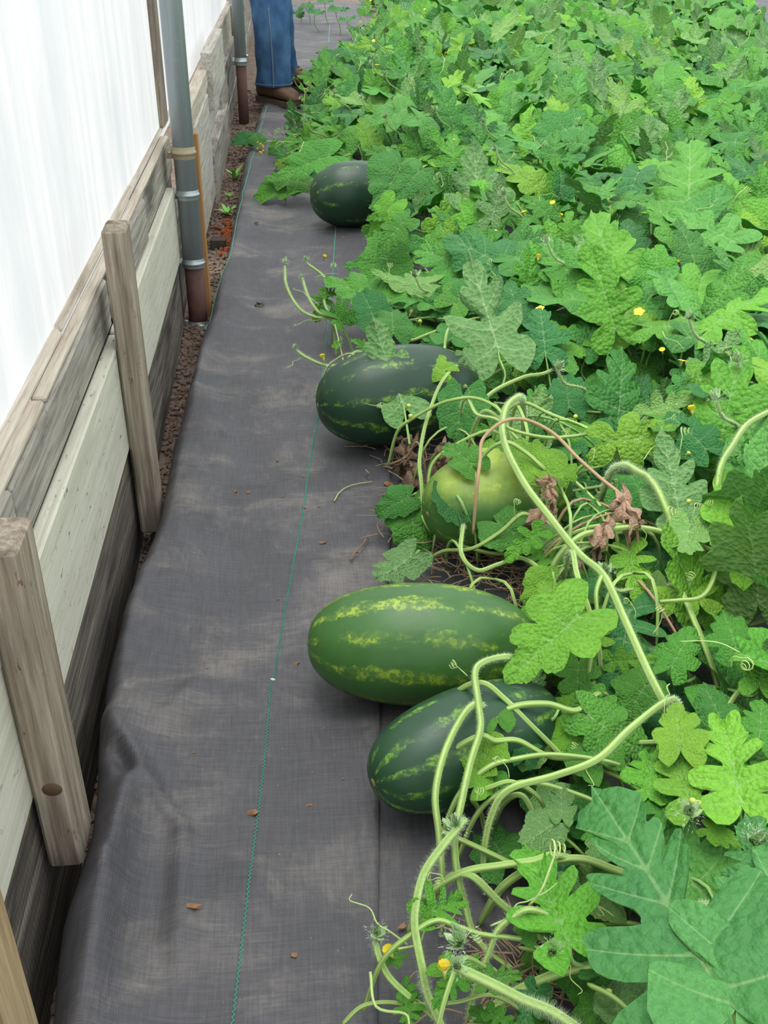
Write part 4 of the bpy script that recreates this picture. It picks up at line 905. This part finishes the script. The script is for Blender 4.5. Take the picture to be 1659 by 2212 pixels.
for (b, t, me, sd, k, nb, ft) in [
    ((1232, 2042, .18), (1132, 1815, .20), DEEPL[0], 1, 3, .6, (1245, 2090, .13)), ((1170, 1560, .15), (1070, 1650, .15), ROUNDL[0], -1, 4, .6, (1230, 1540, .15)),
    ((1075, 1560, .2), (1065, 1492, .23), ROUNDL[1], 1, 1, .6, None), ((1060, 1640, .18), (975, 1590, .2), ROUNDL[2], 1, 4, .6, None), ((1075, 1700, .16), (1030, 1660, .18), ROUNDL[3], 1, 1, .6, None), ((1025, 1700, .17), (1080, 1660, .17), ROUNDL[1], 1, 4, .6, None),
    ((1300, 1650, .14), (1240, 1560, .18), ROUNDL[0], 1, 1, .6, None), ((1235, 1590, .14), (1155, 1610, .14), ROUNDL[2], 1, 4, .6, None), ((915, 1978, .18), (1020, 1920, .20), YOUNG[0], 1, 3, .6, None), ((912, 1975, .18), (905, 1915, .21), YOUNG[1], 1, 3, .6, None),
    ((1000, 2105, .18), (940, 2165, .14), YOUNG[2], 1, 0, .5, None), ((960, 2110, .17), (1055, 2070, .2), BROADL[3], 1, 3, .5, None), ((1040, 2120, .18), (1130, 2100, .17), DEEPL[1], 1, 1, .6, None), ((1080, 2220, .12), (1010, 2160, .15), BIGL[0], 1, 1, .5, None), ((880, 2165, .1), (890, 2230, .06), YOUNG[0], 1, 0, .5, None), ((870, 2130, .1), (905, 2180, .08), YOUNG[1], 1, 0, .5, None), ((850, 2080, .11), (870, 2020, .14), YOUNG[2], 1, 0, .5, None),
    ((1060, 2190, .13), (1130, 2230, .1), DEEPL[2], 1, 0, .5, None), ((1290, 2030, .17), (1195, 2010, .18), DEEPL[3], 1, 1, .6, (1320, 2070, .15)), ((1340, 1950, .1), (1250, 1880, .12), ROUNDL[3], -1, 4, .4, None), ((1310, 1780, .1), (1215, 1700, .12), ROUNDL[0], 1, 2, .4, None), ((1230, 1800, .08), (1160, 1760, .09), ROUNDL[1], 1, 1, .4, None), ((1380, 1790, .1), (1300, 1700, .14), ROUNDL[2], 1, 1, .4, None), ((1090, 1860, .07), (1040, 1760, .07), ROUNDL[3], 1, 2, .4, None),
    ((1250, 1900, .06), (1180, 1860, .07), BROADL[0], 1, 2, .4, None), ((1330, 2150, .1), (1240, 2190, .07), ROUNDL[1], 1, 1, .4, None), ((1400, 2130, .12), (1330, 2050, .14), BROADL[1], -1, 2, .4, None), ((1180, 2240, .08), (1120, 2170, .1), BROADL[2], 1, 0, .5, None)]:
    hero(B, me, b, t, sd, lcol(k), ft, nb)
for k in range(48):
    x, y = random.uniform(1100, 1430), random.uniform(1530, 2200)
    if y > 1780: x = random.uniform(1150, 1450)
    z = random.uniform(.04, .16); L = random.uniform(65, 115); a = random.uniform(0, 6.28)
    hero(B, random.choice(ROUNDL + BROADL + DEEPL), (x, y, z), (x + L * math.cos(a), y + L * .8 * math.sin(a), z), random.choice([1, 1, 1, -1]), lcol(random.choice([0, 1, 1, 2, 3, 5])), (x + random.uniform(-30, 30), y + random.uniform(10, 50), .02), .45)
for k in range(10):
    x, y = random.uniform(1110, 1330), random.uniform(1560, 2150); a = random.uniform(-.6, 1.0); L = random.uniform(80, 170); z = random.uniform(.06, .15)
    B.stem(zpx([(x, y, z), (x + L * .5 * math.cos(a), y + L * .5 * math.sin(a) - 12, z + .02), (x + L * math.cos(a), y + L * math.sin(a), z)]), random.uniform(.0024, .0042), random.choice(['stem', 'stem_dk']), n=14, sides=6, ext='none')
for (x, y, z) in [(845, 2062, .12), (960, 2100, .2), ]: flower(B, x, y, z, .017, 2)
for (x, y, z, s) in [(985, 1790, .19, .03), (1000, 2040, .25, .034), (812, 2018, .13, .024), (985, 2088, .27, .022)]: tipbit(B, x, y, z, s)
for (x, y, z, s, k) in [(1140, 1960, .18, .16, 0), (960, 1910, .18, .07, 1), (930, 1905, .19, .06, 2), (1010, 1460, .24, .09, 3), (860, 2050, .13, .15, 4), (880, 2040, .13, .13, 5), (800, 2100, .12, .2, 6), (1060, 2000, .16, .14, 4), (1200, 2060, .14, .1, 5), (1030, 1730, .2, .07, 1), (1100, 1680, .2, .06, 2), (1250, 1610, .2, .06, 3), (1330, 2110, .12, .1, 0)]: curly(B, x, y, z, s, k)

# --- vine C, big leaves at the lower right
C.stem(zpx([(1640, 2260, .05), (1600, 2200, .12), (1560, 2150, .2)]), .006)
C.stem(zpx([(1659, 1900, .1), (1560, 1960, .12), (1470, 2060, .1), (1380, 2160, .06), (1300, 2230, .04)]), .006, hairs=2500)
C.stem(zpx([(1700, 1560, .12), (1600, 1640, .14), (1520, 1740, .14), (1440, 1840, .1), (1380, 1900, .06)]), .006, hairs=2000)
for (b, t, me, sd, k, nb, ft) in [
    ((1572, 2165, .33), (1275, 1672, .36), CORN[0], 1, 7, .75, (1600, 2240, .15)), ((1590, 2180, .33), (1710, 1800, .36), CORN[1], 1, 7, .75, (1610, 2250, .15)), ((1690, 1960, .32), (1610, 1735, .35), BIGL[2], 1, 7, .7, (1700, 2010, .2)),
    ((1490, 2260, .25), (1420, 2180, .26), BIGL[3], 1, 1, .6, None),
    ((1602, 1742, .24), (1553, 1510, .28), DEEPL[1], 1, 4, .75, (1610, 1790, .18)), ((1495, 1740, .22), (1440, 1575, .25), DEEPL[2], 1, 4, .7, (1500, 1780, .15)), ((1470, 1620, .24), (1460, 1510, .27), BROADL[0], 1, 4, .6, (1500, 1660, .15)), ((1400, 1720, .2), (1412, 1580, .22), DEEPL[3], 1, 3, .7, (1410, 1780, .12)), ((1440, 1770, .2), (1400, 1660, .22), BIGL[4], 1, 1, .7, None),
    ((1530, 1790, .22), (1600, 1820, .24), BROADL[3], 1, 4, .5, None), ((1659, 1720, .22), (1640, 1600, .26), BROADL[1], 1, 1, .6, None), ((1560, 1560, .2), (1520, 1470, .22), BROADL[2], 1, 2, .5, None), ((1640, 1600, .22), (1650, 1490, .25), BIGL[0], 1, 1, .6, None)]:
    hero(C, me, b, t, sd, lcol(k), ft, nb)
for (x, y, z) in [(1492, 1738, .27), (1510, 1745, .27)]: flower(C, x, y, z, .010, bud=True)
tipbit(C, 1485, 1760, .26, .03)

# --- vine D, around and beyond the dark melon
D.stem(zpx([(615, 575, .18), (619, 618, .17), (645, 665, .15), (678, 684, .14), (712, 686, .13), (750, 673, .13), (800, 655, .12), (880, 680, .1), (960, 700, .08)]), .0046, hairs=5000, hl=.006, ext='end')
D.stem(zpx([(653, 601, .18), (665, 639, .17), (687, 673, .15), (720, 690, .13)]), .0044, hairs=6000, hl=.006, ext='end')
D.stem(zpx([(662, 568, .2), (695, 593, .18), (706, 612, .17), (700, 650, .15), (715, 690, .12)]), .0042, hairs=5000, hl=.006, ext='end')
D.stem(zpx([(640, 757, .10), (665, 774, .10), (708, 791, .11), (740, 785, .13), (770, 760, .15)]), .0045, hairs=6000, hl=.006, ext='end')
D.stem(zpx([(697, 835, .12), (702, 805, .15), (722, 780, .2), (760, 765, .24)]), .0030, hairs=3000, ext='end')
D.stem(zpx([(720, 690, .13), (735, 750, .13), (745, 800, .12)]), .0022)
D.stem(zpx([(830, 710, .12), (880, 735, .14), (930, 720, .16), (1000, 695, .16), (1060, 685, .15), (1150, 690, .12)]), .0052, hairs=1200)
D.stem(zpx([(860, 640, .14), (920, 620, .14), (1000, 650, .12), (1080, 660, .1)]), .0050)
D.stem(zpx([(870, 700, .1), (940, 680, .12), (1010, 670, .12)]), .0048)
D.stem(zpx([(960, 760, .22), (965, 720, .22), (977, 700, .2)]), .0045)
D.stem(zpx([(1060, 850, .2), (1130, 815, .2), (1180, 805, .18), (1260, 770, .14)]), .0058, hairs=1500)
for (b, t, me, sd, k, nb, ft) in [
    ((1077, 757, .24), (1018, 572, .36), FIGL[0], -1, 2, .8, (1082, 838, .16)), ((1178, 762, .22), (1166, 640, .30), BIGL[0], 1, 5, .7, (1195, 870, .1)), ((830, 656, .16), (706, 590, .18), BROADL[0], 1, 1, .3, None), ((925, 612, .2), (800, 625, .17), BROADL[1], -1, 4, .2, None),
    ((810, 690, .14), (780, 620, .18), ROUNDL[0], 1, 5, .5, None), ((850, 720, .16), (845, 640, .2), ROUNDL[1], 1, 2, .6, None), ((705, 640, .15), (680, 685, .13), YOUNG[0], 1, 0, .5, None), ((700, 640, .16), (735, 620, .17), YOUNG[1], 1, 0, .5, None), ((740, 700, .12), (700, 640, .17), YOUNG[3], 1, 1, .5, None),
    ((725, 750, .14), (740, 730, .16), YOUNG[2], 1, 3, .5, None), ((800, 760, .14), (760, 730, .17), DEEPL[0], 1, 1, .5, None), ((697, 850, .10), (690, 820, .14), YOUNG[2], 1, 4, .5, None), ((694, 870, .07), (700, 835, .12), YOUNG[0], 1, 3, .5, None), ((1240, 610, .3), (1172, 495, .38), BIGL[1], 1, 1, .7, (1245, 680, .2)), ((1107, 585, .26), (964, 500, .33), BROADL[2], 1, 5, .5, (1120, 640, .15)),
    ((1340, 645, .28), (1278, 436, .42), BIGL[2], 1, 3, .75, (1345, 720, .2)), ((1486, 477, .30), (1494, 262, .46), BIGL[3], 1, 1, .8, (1480, 560, .2)), ((1370, 482, .3), (1412, 398, .38), BROADL[3], 1, 6, .6, (1355, 530, .2)), ((1096, 547, .28), (1190, 490, .36), FIGL[1], 1, 2, .5, (1090, 600, .2)), ((1633, 607, .3), (1600, 500, .4), FIGL[0], -1, 4, .7, (1600, 700, .2)),
    ((1120, 690, .22), (1100, 600, .28), BROADL[0], 1, 5, .6, None), ((1260, 760, .2), (1300, 650, .28), BIGL[4], 1, 2, .7, (1265, 820, .12)), ((1010, 640, .2), (905, 660, .18), ROUNDL[3], 1, 2, .5, None), ((1230, 880, .14), (1220, 800, .18), ROUNDL[0], 1, 5, .5, None), ((1000, 590, .22), (890, 500, .3), BROADL[1], 1, 1, .6, None)]:
    hero(D, me, b, t, sd, lcol(k), ft, nb)
for (x, y, z) in [(963, 623, .2), (903, 670, .14), (886, 678, .14), (908, 700, .13), (1025, 648, .2)]: flower(D, x, y, z, .015, bud=True)
for (x, y, z, k) in [(1380, 676, .34, 0), (699, 776, .13, 2), (700, 558, .1, 2), (1195, 442, .36, 1), (1133, 463, .33, 1)]: flower(D, x, y, z, .018, k)
for (x, y, z, s) in [(614, 568, .19, .024), (661, 562, .21, .02), (720, 578, .17, .022), (650, 600, .19, .016), (638, 752, .11, .016), (735, 735, .15, .014)]: tipbit(D, x, y, z, s)
for (x, y, z, s, k) in [(680, 600, .18, .12, 4), (690, 660, .14, .14, 5), (705, 700, .1, .12, 6), (620, 795, .05, .12, 4), (730, 690, .13, .2, 5), (610, 560, .19, .07, 6)]: curly(D, x, y, z, s, k)

# --- vine E, at the farthest melon
Ev.stem(zpx([(540, 300, .08), (580, 305, .08), (640, 310, .1), (700, 330, .12), (780, 330, .14), (860, 345, .15), (950, 350, .15)]), .0048)
Ev.stem(zpx([(660, 300, .13), (640, 340, .1), (610, 350, .07)]), .004)
Ev.stem(zpx([(1000, 330, .2), (940, 350, .22), (890, 375, .24)]), .005)
Ev.stem(zpx([(980, 410, .14), (930, 385, .16), (860, 370, .18)]), .0045)
for (b, t, me, sd, k, nb, ft) in [
    ((712, 338, .26), (603, 370, .16), BROADL[0], 1, 1, .45, (760, 335, .2)), ((640, 400, .10), (522, 412, .03), BROADL[1], 1, 3, .3, None), ((660, 395, .12), (575, 375, .12), BROADL[2], 1, 1, .4, None), ((545, 300, .08), (500, 305, .05), ROUNDL[0], 1, 5, .4, None), ((560, 305, .08), (545, 275, .12), ROUNDL[1], 1, 2, .4, None),
    ((865, 362, .36), (812, 448, .30), ROUNDL[2], 1, 2, .6, (900, 400, .2)), ((905, 370, .36), (850, 430, .34), BROADL[3], 1, 6, .6, (920, 420, .2)), ((850, 440, .30), (800, 500, .22), BROADL[1], 1, 3, .6, (880, 470, .15)), ((830, 470, .26), (790, 470, .24), DEEPL[2], 1, 3, .5, None), ((870, 480, .28), (815, 540, .2), BIGL[0], 1, 1, .5, (900, 520, .1)), ((620, 355, .06), (590, 345, .07), ROUNDL[3], 1, 4, .5, None), ((600, 310, .08), (580, 330, .07), ROUNDL[1], 1, 1, .5, None), ((720, 300, .15), (640, 300, .14), BIGL[0], 1, 1, .5, None), ((830, 340, .24), (780, 310, .26), BIGL[1], 1, 1, .5, None), ((760, 290, .18), (700, 270, .2), BIGL[2], 1, 3, .5, None),
    ((850, 480, .15), (800, 440, .2), DEEPL[0], 1, 3, .5, None), ((820, 540, .12), (790, 500, .18), DEEPL[1], 1, 3, .5, None), ((870, 520, .16), (860, 420, .26), FIGL[1], 1, 2, .5, None), ((1040, 480, .2), (1020, 330, .36), BIGL[3], -1, 2, .4, (1045, 540, .12))]:
    hero(Ev, me, b, t, sd, lcol(k), ft, nb)
for k in range(9): flower(Ev, 566 + random.uniform(-9, 9), 320 + random.uniform(-12, 12), .10 + random.uniform(-.02, .03), .013, 2)
for (x, y, z, s) in [(615, 280, .14, .03), (650, 215, .2, .03), (670, 190, .22, .028)]: tipbit(Ev, x, y, z, s)
for k in range(10): curly(Ev, random.uniform(570, 680), random.uniform(270, 330), .1, .14)
for (x, y) in [(636, 421), (617, 434)]: flower(Ev, x, y, .03, .014, bud=True)

# ------------------------------------------------------------------ the leafy mass, vine by vine
_Yl = [.5, .9, 1.2, 1.6, 2.0, 2.4, 2.8, 3.2, 3.7, 4.2, 4.7, 5.2, 5.7, 6.2, 6.8, 7.6, 8.4, 9.2, 10.2, 11.2, 12.2, 13.5]
_Xl = [.34, .38, .44, .50, .56, .52, .48, .34, .24, .36, .44, .30, .02, -.06, .0, .08, .10, .24, .45, .75, .85, 1.0]
def Xl(Y): return float(np.interp(Y, _Yl, _Xl))
def Xright(Y): return .42 * (Y * .85 + .7) + .62
bands = [(.45, 1.15, 'watermelon vine low at the right edge beside the very big corner leaf'), (1.15, 1.75, 'watermelon vine at the right edge level with the two front melons'), (1.75, 2.35, 'watermelon vine at the right edge level with the pale buried melon'),
         (2.35, 2.95, 'watermelon vine rooted right of the dark melon, a pale fig shaped leaf before it'), (2.95, 3.5, 'watermelon vine just beyond the dark melon, dense dark leaves'), (3.5, 4.1, 'watermelon vine in the middle of the leafy mass, with tall upright leaves'),
         (4.1, 4.8, 'watermelon vine nearest in front of the farthest melon'), (4.8, 5.5, 'watermelon vine running right from the farthest melon'), (5.5, 6.3, 'watermelon vine just beyond the farthest melon'), (6.3, 7.3, 'watermelon vine in front of the brown boots'),
         (7.3, 8.4, 'watermelon vine beside the boots and blue jeans'), (8.4, 9.8, 'watermelon vine behind the blue jeans, toward the back'), (9.8, 11.3, 'melon vine with rounder leaves near the top edge of the photo'), (11.3, 13.2, 'melon vine with broad round leaves along the top edge'), (13.2, 15.6, 'rearmost melon vine, only glimpsed at the very top')]
ALLV = []
for bi, (y0, y1, lab) in enumerate(bands):
    ym = (y0 + y1) / 2; far = ym > 9.8
    v = Vine(lab, (Xright(ym) * .8, ym, 0), name='melon_vine' if far else 'watermelon_vine', group='far melon vines' if far else 'watermelon vines'); ALLV.append(v)
    step = .105 if ym < 3 else (.125 if ym < 6 else (.14 if ym < 8.4 else (.165 if ym < 11 else .2)))
    # runners
    stems = []
    for q in range(2 if ym < 6 else 3):
        ya = y0 + (q + .5) * (y1 - y0) / (2 if ym < 6 else 3); x0, x1 = Xl(ya) + .03, Xright(ya); pts = []
        n = max(5, int((x1 - x0) / .22))
        for k in range(n + 1):
            x = x1 + (x0 - x1) * k / n; pts.append((x, ya + random.uniform(-.10, .10), random.uniform(.03, .12) + .05 * (x - x0 < .3) * random.random()))
        v.stem(pts, .0052 if ym < 6 else .006, hairs=900 if ym < 4 else 0, ext='none'); stems.append(spline(pts, 60))
    SP = np.vstack(stems)
    # leaf sites on a jittered grid
    sites = []
    yv = y0
    while yv < y1:
        xv = Xl(yv) + random.uniform(0, step)
        while xv < Xright(yv):
            sites.append((xv + random.uniform(-.45, .45) * step, yv + random.uniform(-.45, .45) * step)); xv += step
        yv += step
    random.shuffle(sites)
    for (x, y) in sites:
        if v.nl >= 290: break
        ins = x - Xl(y); 
        sparse = y < 2.7 and ins < .38
        if sparse and random.random() < .3: continue
        edge = min(1, max(0, ins / .45)); hz = .10 + .23 * edge + .10 * mnoise.noise(Vector((x * 1.9, y * 1.9, 5.0)))
        if far: hz *= .8
        lay = random.random(); low = lay < (.75 if sparse else .34)
        z = max(.04, hz * (random.uniform(.3, .6) if low else random.uniform(.75, 1.12)))
        sz = random.uniform(.15, .27) * (.8 + .35 * edge) * (.85 if low else 1.0); 
        if ym > 6: sz *= 1.12
        if random.random() < .12: sz *= .62
        if random.random() < .62: az = random.gauss(math.pi / 2, .75)
        else: az = random.uniform(0, 2 * math.pi)
        el = random.gauss(.72, .35) if math.sin(az) > .2 else random.gauss(.05, .35)
        if low: el *= .6
        d = np.array([math.cos(az) * math.cos(el), math.sin(az) * math.cos(el), math.sin(el)])
        n = _nz(np.array([random.gauss(-.05, .28), random.gauss(-.15, .28), 1.0]))
        if not low and random.random() < .13: n = -n
        if far: me = random.choice(FAR + ROUNDL)
        else: me = random.choice(BIGL + BIGL + BROADL + BROADL + DEEPL + ROUNDL[:2] + FIGL) if not low else random.choice(BROADL + ROUNDL)
        kcol = random.choice([0, 1, 1, 2, 2, 3, 5, 6, 6]) if not low else random.choice([1, 2, 5, 6]); 
        if random.random() < .08: kcol = 4
        b = np.array([x, y, z]) - d * sz * .4; b[2] = max(b[2], .03)
        j = int(np.argmin(((SP[:, :2] - b[:2]) ** 2).sum(1))); foot = SP[j] if np.linalg.norm(SP[j][:2] - b[:2]) < .28 else np.array([b[0] + random.uniform(-.08, .08), b[1] + random.uniform(-.06, .1), .02])
        v.leaf(me, b, d, n, sz, lcol(kcol), foot, .0032 if ym < 5 else .0038)
    # tendrils, flowers, buds, shoot tips
    for k in range(int(6 + 8 * (y1 - y0))):
        y = random.uniform(y0, y1); x = Xl(y) + (Xright(y) - Xl(y)) * random.random() ** 1.4; h = .12 + .24 * min(1, (x - Xl(y)) / .45)
        v.bit('tendril', random.choice(TEND), (x, y, h), random.uniform(.09, .16) * (1 if ym < 6 else 1.4))
    for k in range(int(2 + 5 * (y1 - y0))):
        y = random.uniform(y0, y1); x = Xl(y) + (Xright(y) - Xl(y)) * random.random() ** 1.2; h = .14 + .20 * min(1, (x - Xl(y)) / .45)
        if random.random() < .6: v.bit('flower', random.choice(FLO), (x, y, h), random.uniform(.013, .019) * (1 if ym < 6 else 1.2))
        else: v.bit('flower_bud', BUD, (x, y, h), random.uniform(.009, .013))
    for k in range(int(3 * (y1 - y0)) + 1):
        y = random.uniform(y0, y1); x = Xl(y) + random.uniform(-.05, .9); z = .12 + .25 * min(1, max(0, x - Xl(y)) / .45); p = np.array([x, y, z])
        v.stem([(x + .2, y + .1, .06), (x + .08, y + .05, z * .8), (x, y, z), (x - .03, y - .01, z + .05)], .0042, hairs=1800 if ym < 5 else 0, ext='none'); v.bit('shoot_tip', random.choice(TIPS), (x - .03, y - .01, z + .05), .03)
# rounder dark leaves behind the person
for (x, y, z, s) in [(680, 30, .2, .2), (725, 25, .25, .24), (660, 15, .2, .2), (750, 45, .2, .2), (700, 5, .25, .22), (640, 30, .12, .16)]:
    p = onz(x, y, z); ALLV[-1].leaf(random.choice(FAR), p, (random.uniform(-.6, .6), .8, .2), (random.uniform(-.3, .3), -.4, 1), s, lcol(5), (p[0] + .05, p[1] + .05, .02), .004)

# ------------------------------------------------------------------ small things on the ground
def weed(x, y, s, label, n=7):
    p = onz(x, y, -.03); m = MB()
    for k in range(n):
        a = 2 * math.pi * k / n + random.uniform(-.3, .3); e = random.uniform(.5, 1.2); d = np.array([math.cos(a) * math.cos(e), math.sin(a) * math.cos(e), math.sin(e)]); sd = _nz(np.cross(d, [0, 0, 1.])); L = s * random.uniform(.7, 1.2)
        vs = []
        for q in (0, .35, .7, 1): wd = L * .11 * math.sin(math.pi * (.15 + .83 * q)); c = d * L * q - np.array([0, 0, .35]) * L * q * q; vs += [c - sd * wd, c + np.array([0, 0, L * .02]), c + sd * wd]
        m.add(vs, [(i * 3 + j, i * 3 + j + 1, (i + 1) * 3 + j + 1, (i + 1) * 3 + j) for i in range(3) for j in range(2)])
    t = thing('weed_seedling', label, 'weed', (p[0], p[1], -.035), 'weed seedlings along the wall'); link('blades', m.build('blades', 'weed'), t)
    v_, f_ = tube_geo([(0, 0, 0), (0, 0, s * .12)], s * .03, 5); link('stalk', mesh('stalk', v_, f_, 'weed'), t)
weed(492, 462, .085, 'small grassy weed in the soil nearest the dark block', 9); weed(508, 385, .12, 'tallest weed seedling in the soil beside the weathered far board'); weed(494, 425, .05, 'tiny pale weed between the two larger seedlings')

def crumb(x, y, s, label, grp=None, mat='crumb'):
    p = onz(x, y, .02); zc = zfab(p[0], p[1]) if p[0] < Xr(p[1]) else zbase(p[0], p[1]); q = iv * s * np.array([random.uniform(.7, 1.4), random.uniform(.6, 1.1), .5]) * (1 + .3 * rng.standard_normal((len(iv), 1)))
    o = link('dried_petal', mesh('dried_petal', q, ifc, mat, smooth=False), loc=(p[0], p[1], zc + s * .35)); tag(o, label, 'debris', grp); return o
crumb(547, 1756, .009, 'pale brown crumpled petal beside the green stitch line near the bottom'); crumb(416, 1962, .009, 'tan crumpled petal lying alone near the folded fabric edge'); crumb(697, 1167, .006, 'brown seed husk left of a short curled dry stalk')
crumb(589, 1466, .005, 'whitish crumb sitting on the green stitch line', mat='hair'); crumb(599, 994, .006, 'brown crumb left of the dark melon on the fabric')
for (x, y, s) in [(508, 1062, .006), (536, 1063, .006), (656, 1092, .005), (655, 1027, .004), (642, 1430, .005), (420, 1632, .003), (838, 1045, .012), (740, 515, .007), (610, 1070, .003), (668, 1735, .004), (636, 2060, .004), (1005, 1230, .008), (830, 1255, .007), (770, 1185, .005), (690, 1090, .003), (447, 1445, .003), (600, 1290, .003), (740, 1680, .003), (870, 2000, .006)]:
    crumb(x, y, s, 'tiny brown plant crumb scattered on the black fabric', 'brown crumbs on the fabric')
def twig(pts, r, mat, label, name='dry_stalk'):
    S = spline(zpx(pts), 18); b = S[0].copy(); v_, f_ = tube_geo(S - b, np.linspace(r, r * .5, 18), 6); o = link(name, mesh(name, v_, f_, mat), loc=tuple(b)); tag(o, label, 'debris'); return o
twig([(757, 1210, .022), (770, 1190, .024), (786, 1172, .026), (797, 1150, .026)], .0026, 'crumb', 'short curled brown dry stalk lying on the fabric')
twig([(722, 1082, .02), (735, 1062, .022), (760, 1048, .022), (804, 1040, .022)], .0018, 'tendril', 'thin green fallen tendril lying on the fabric', 'fallen_tendril')
p = onz(566, 660, .02); o = link('withered_leaflet', DRY[0], loc=(p[0], p[1], zfab(p[0], p[1]) + .012)); o.scale = (.05,) * 3; o.color = (.25, .34, .22, 1); o.rotation_euler = (.2, .3, 1.5); tag(o, 'dark curled leaflet alone on the fabric opposite the rusty sleeve', 'debris')
p = onz(556, 487, .02); o = link('withered_leaflet', DRY[1], loc=(p[0], p[1], zfab(p[0], p[1]) + .01)); o.scale = (.04,) * 3; o.color = (.5, .6, .3, 1); o.rotation_euler = (.2, -.3, .5); tag(o, 'small olive scrap of leaf on the fabric near the weeds', 'debris')
# dead straw under the pale melon and at the bottom: one tangle nobody could count
m = MB()
for (cx, cy, sx, sy, n) in [(1060, 1220, 80, 35, 150), (960, 1130, 50, 50, 90), (1160, 1290, 50, 30, 60), (1200, 2130, 110, 60, 110), (880, 990, 35, 45, 60), (1350, 1380, 60, 40, 60)]:
    for k in range(n):
        c = onz(random.gauss(cx, sx), random.gauss(cy, sy), .02); a = random.uniform(0, 6.28); L = random.uniform(.03, .12); e = random.uniform(-.2, .35)
        m.tube(spline([c + np.array([0, 0, random.uniform(.0, .03)]), c + np.array([math.cos(a) * L * .5, math.sin(a) * L * .5, .015 + e * L * .5]), c + np.array([math.cos(a + .5) * L, math.sin(a + .5) * L, .01 + max(0, e * L)])], 5), random.uniform(.0009, .002), 4)
o = link('dead_straw', m.build('dead_straw', 'straw')); tag(o, 'tangle of dead straw and dried stems under the vines', 'straw', kind='stuff')
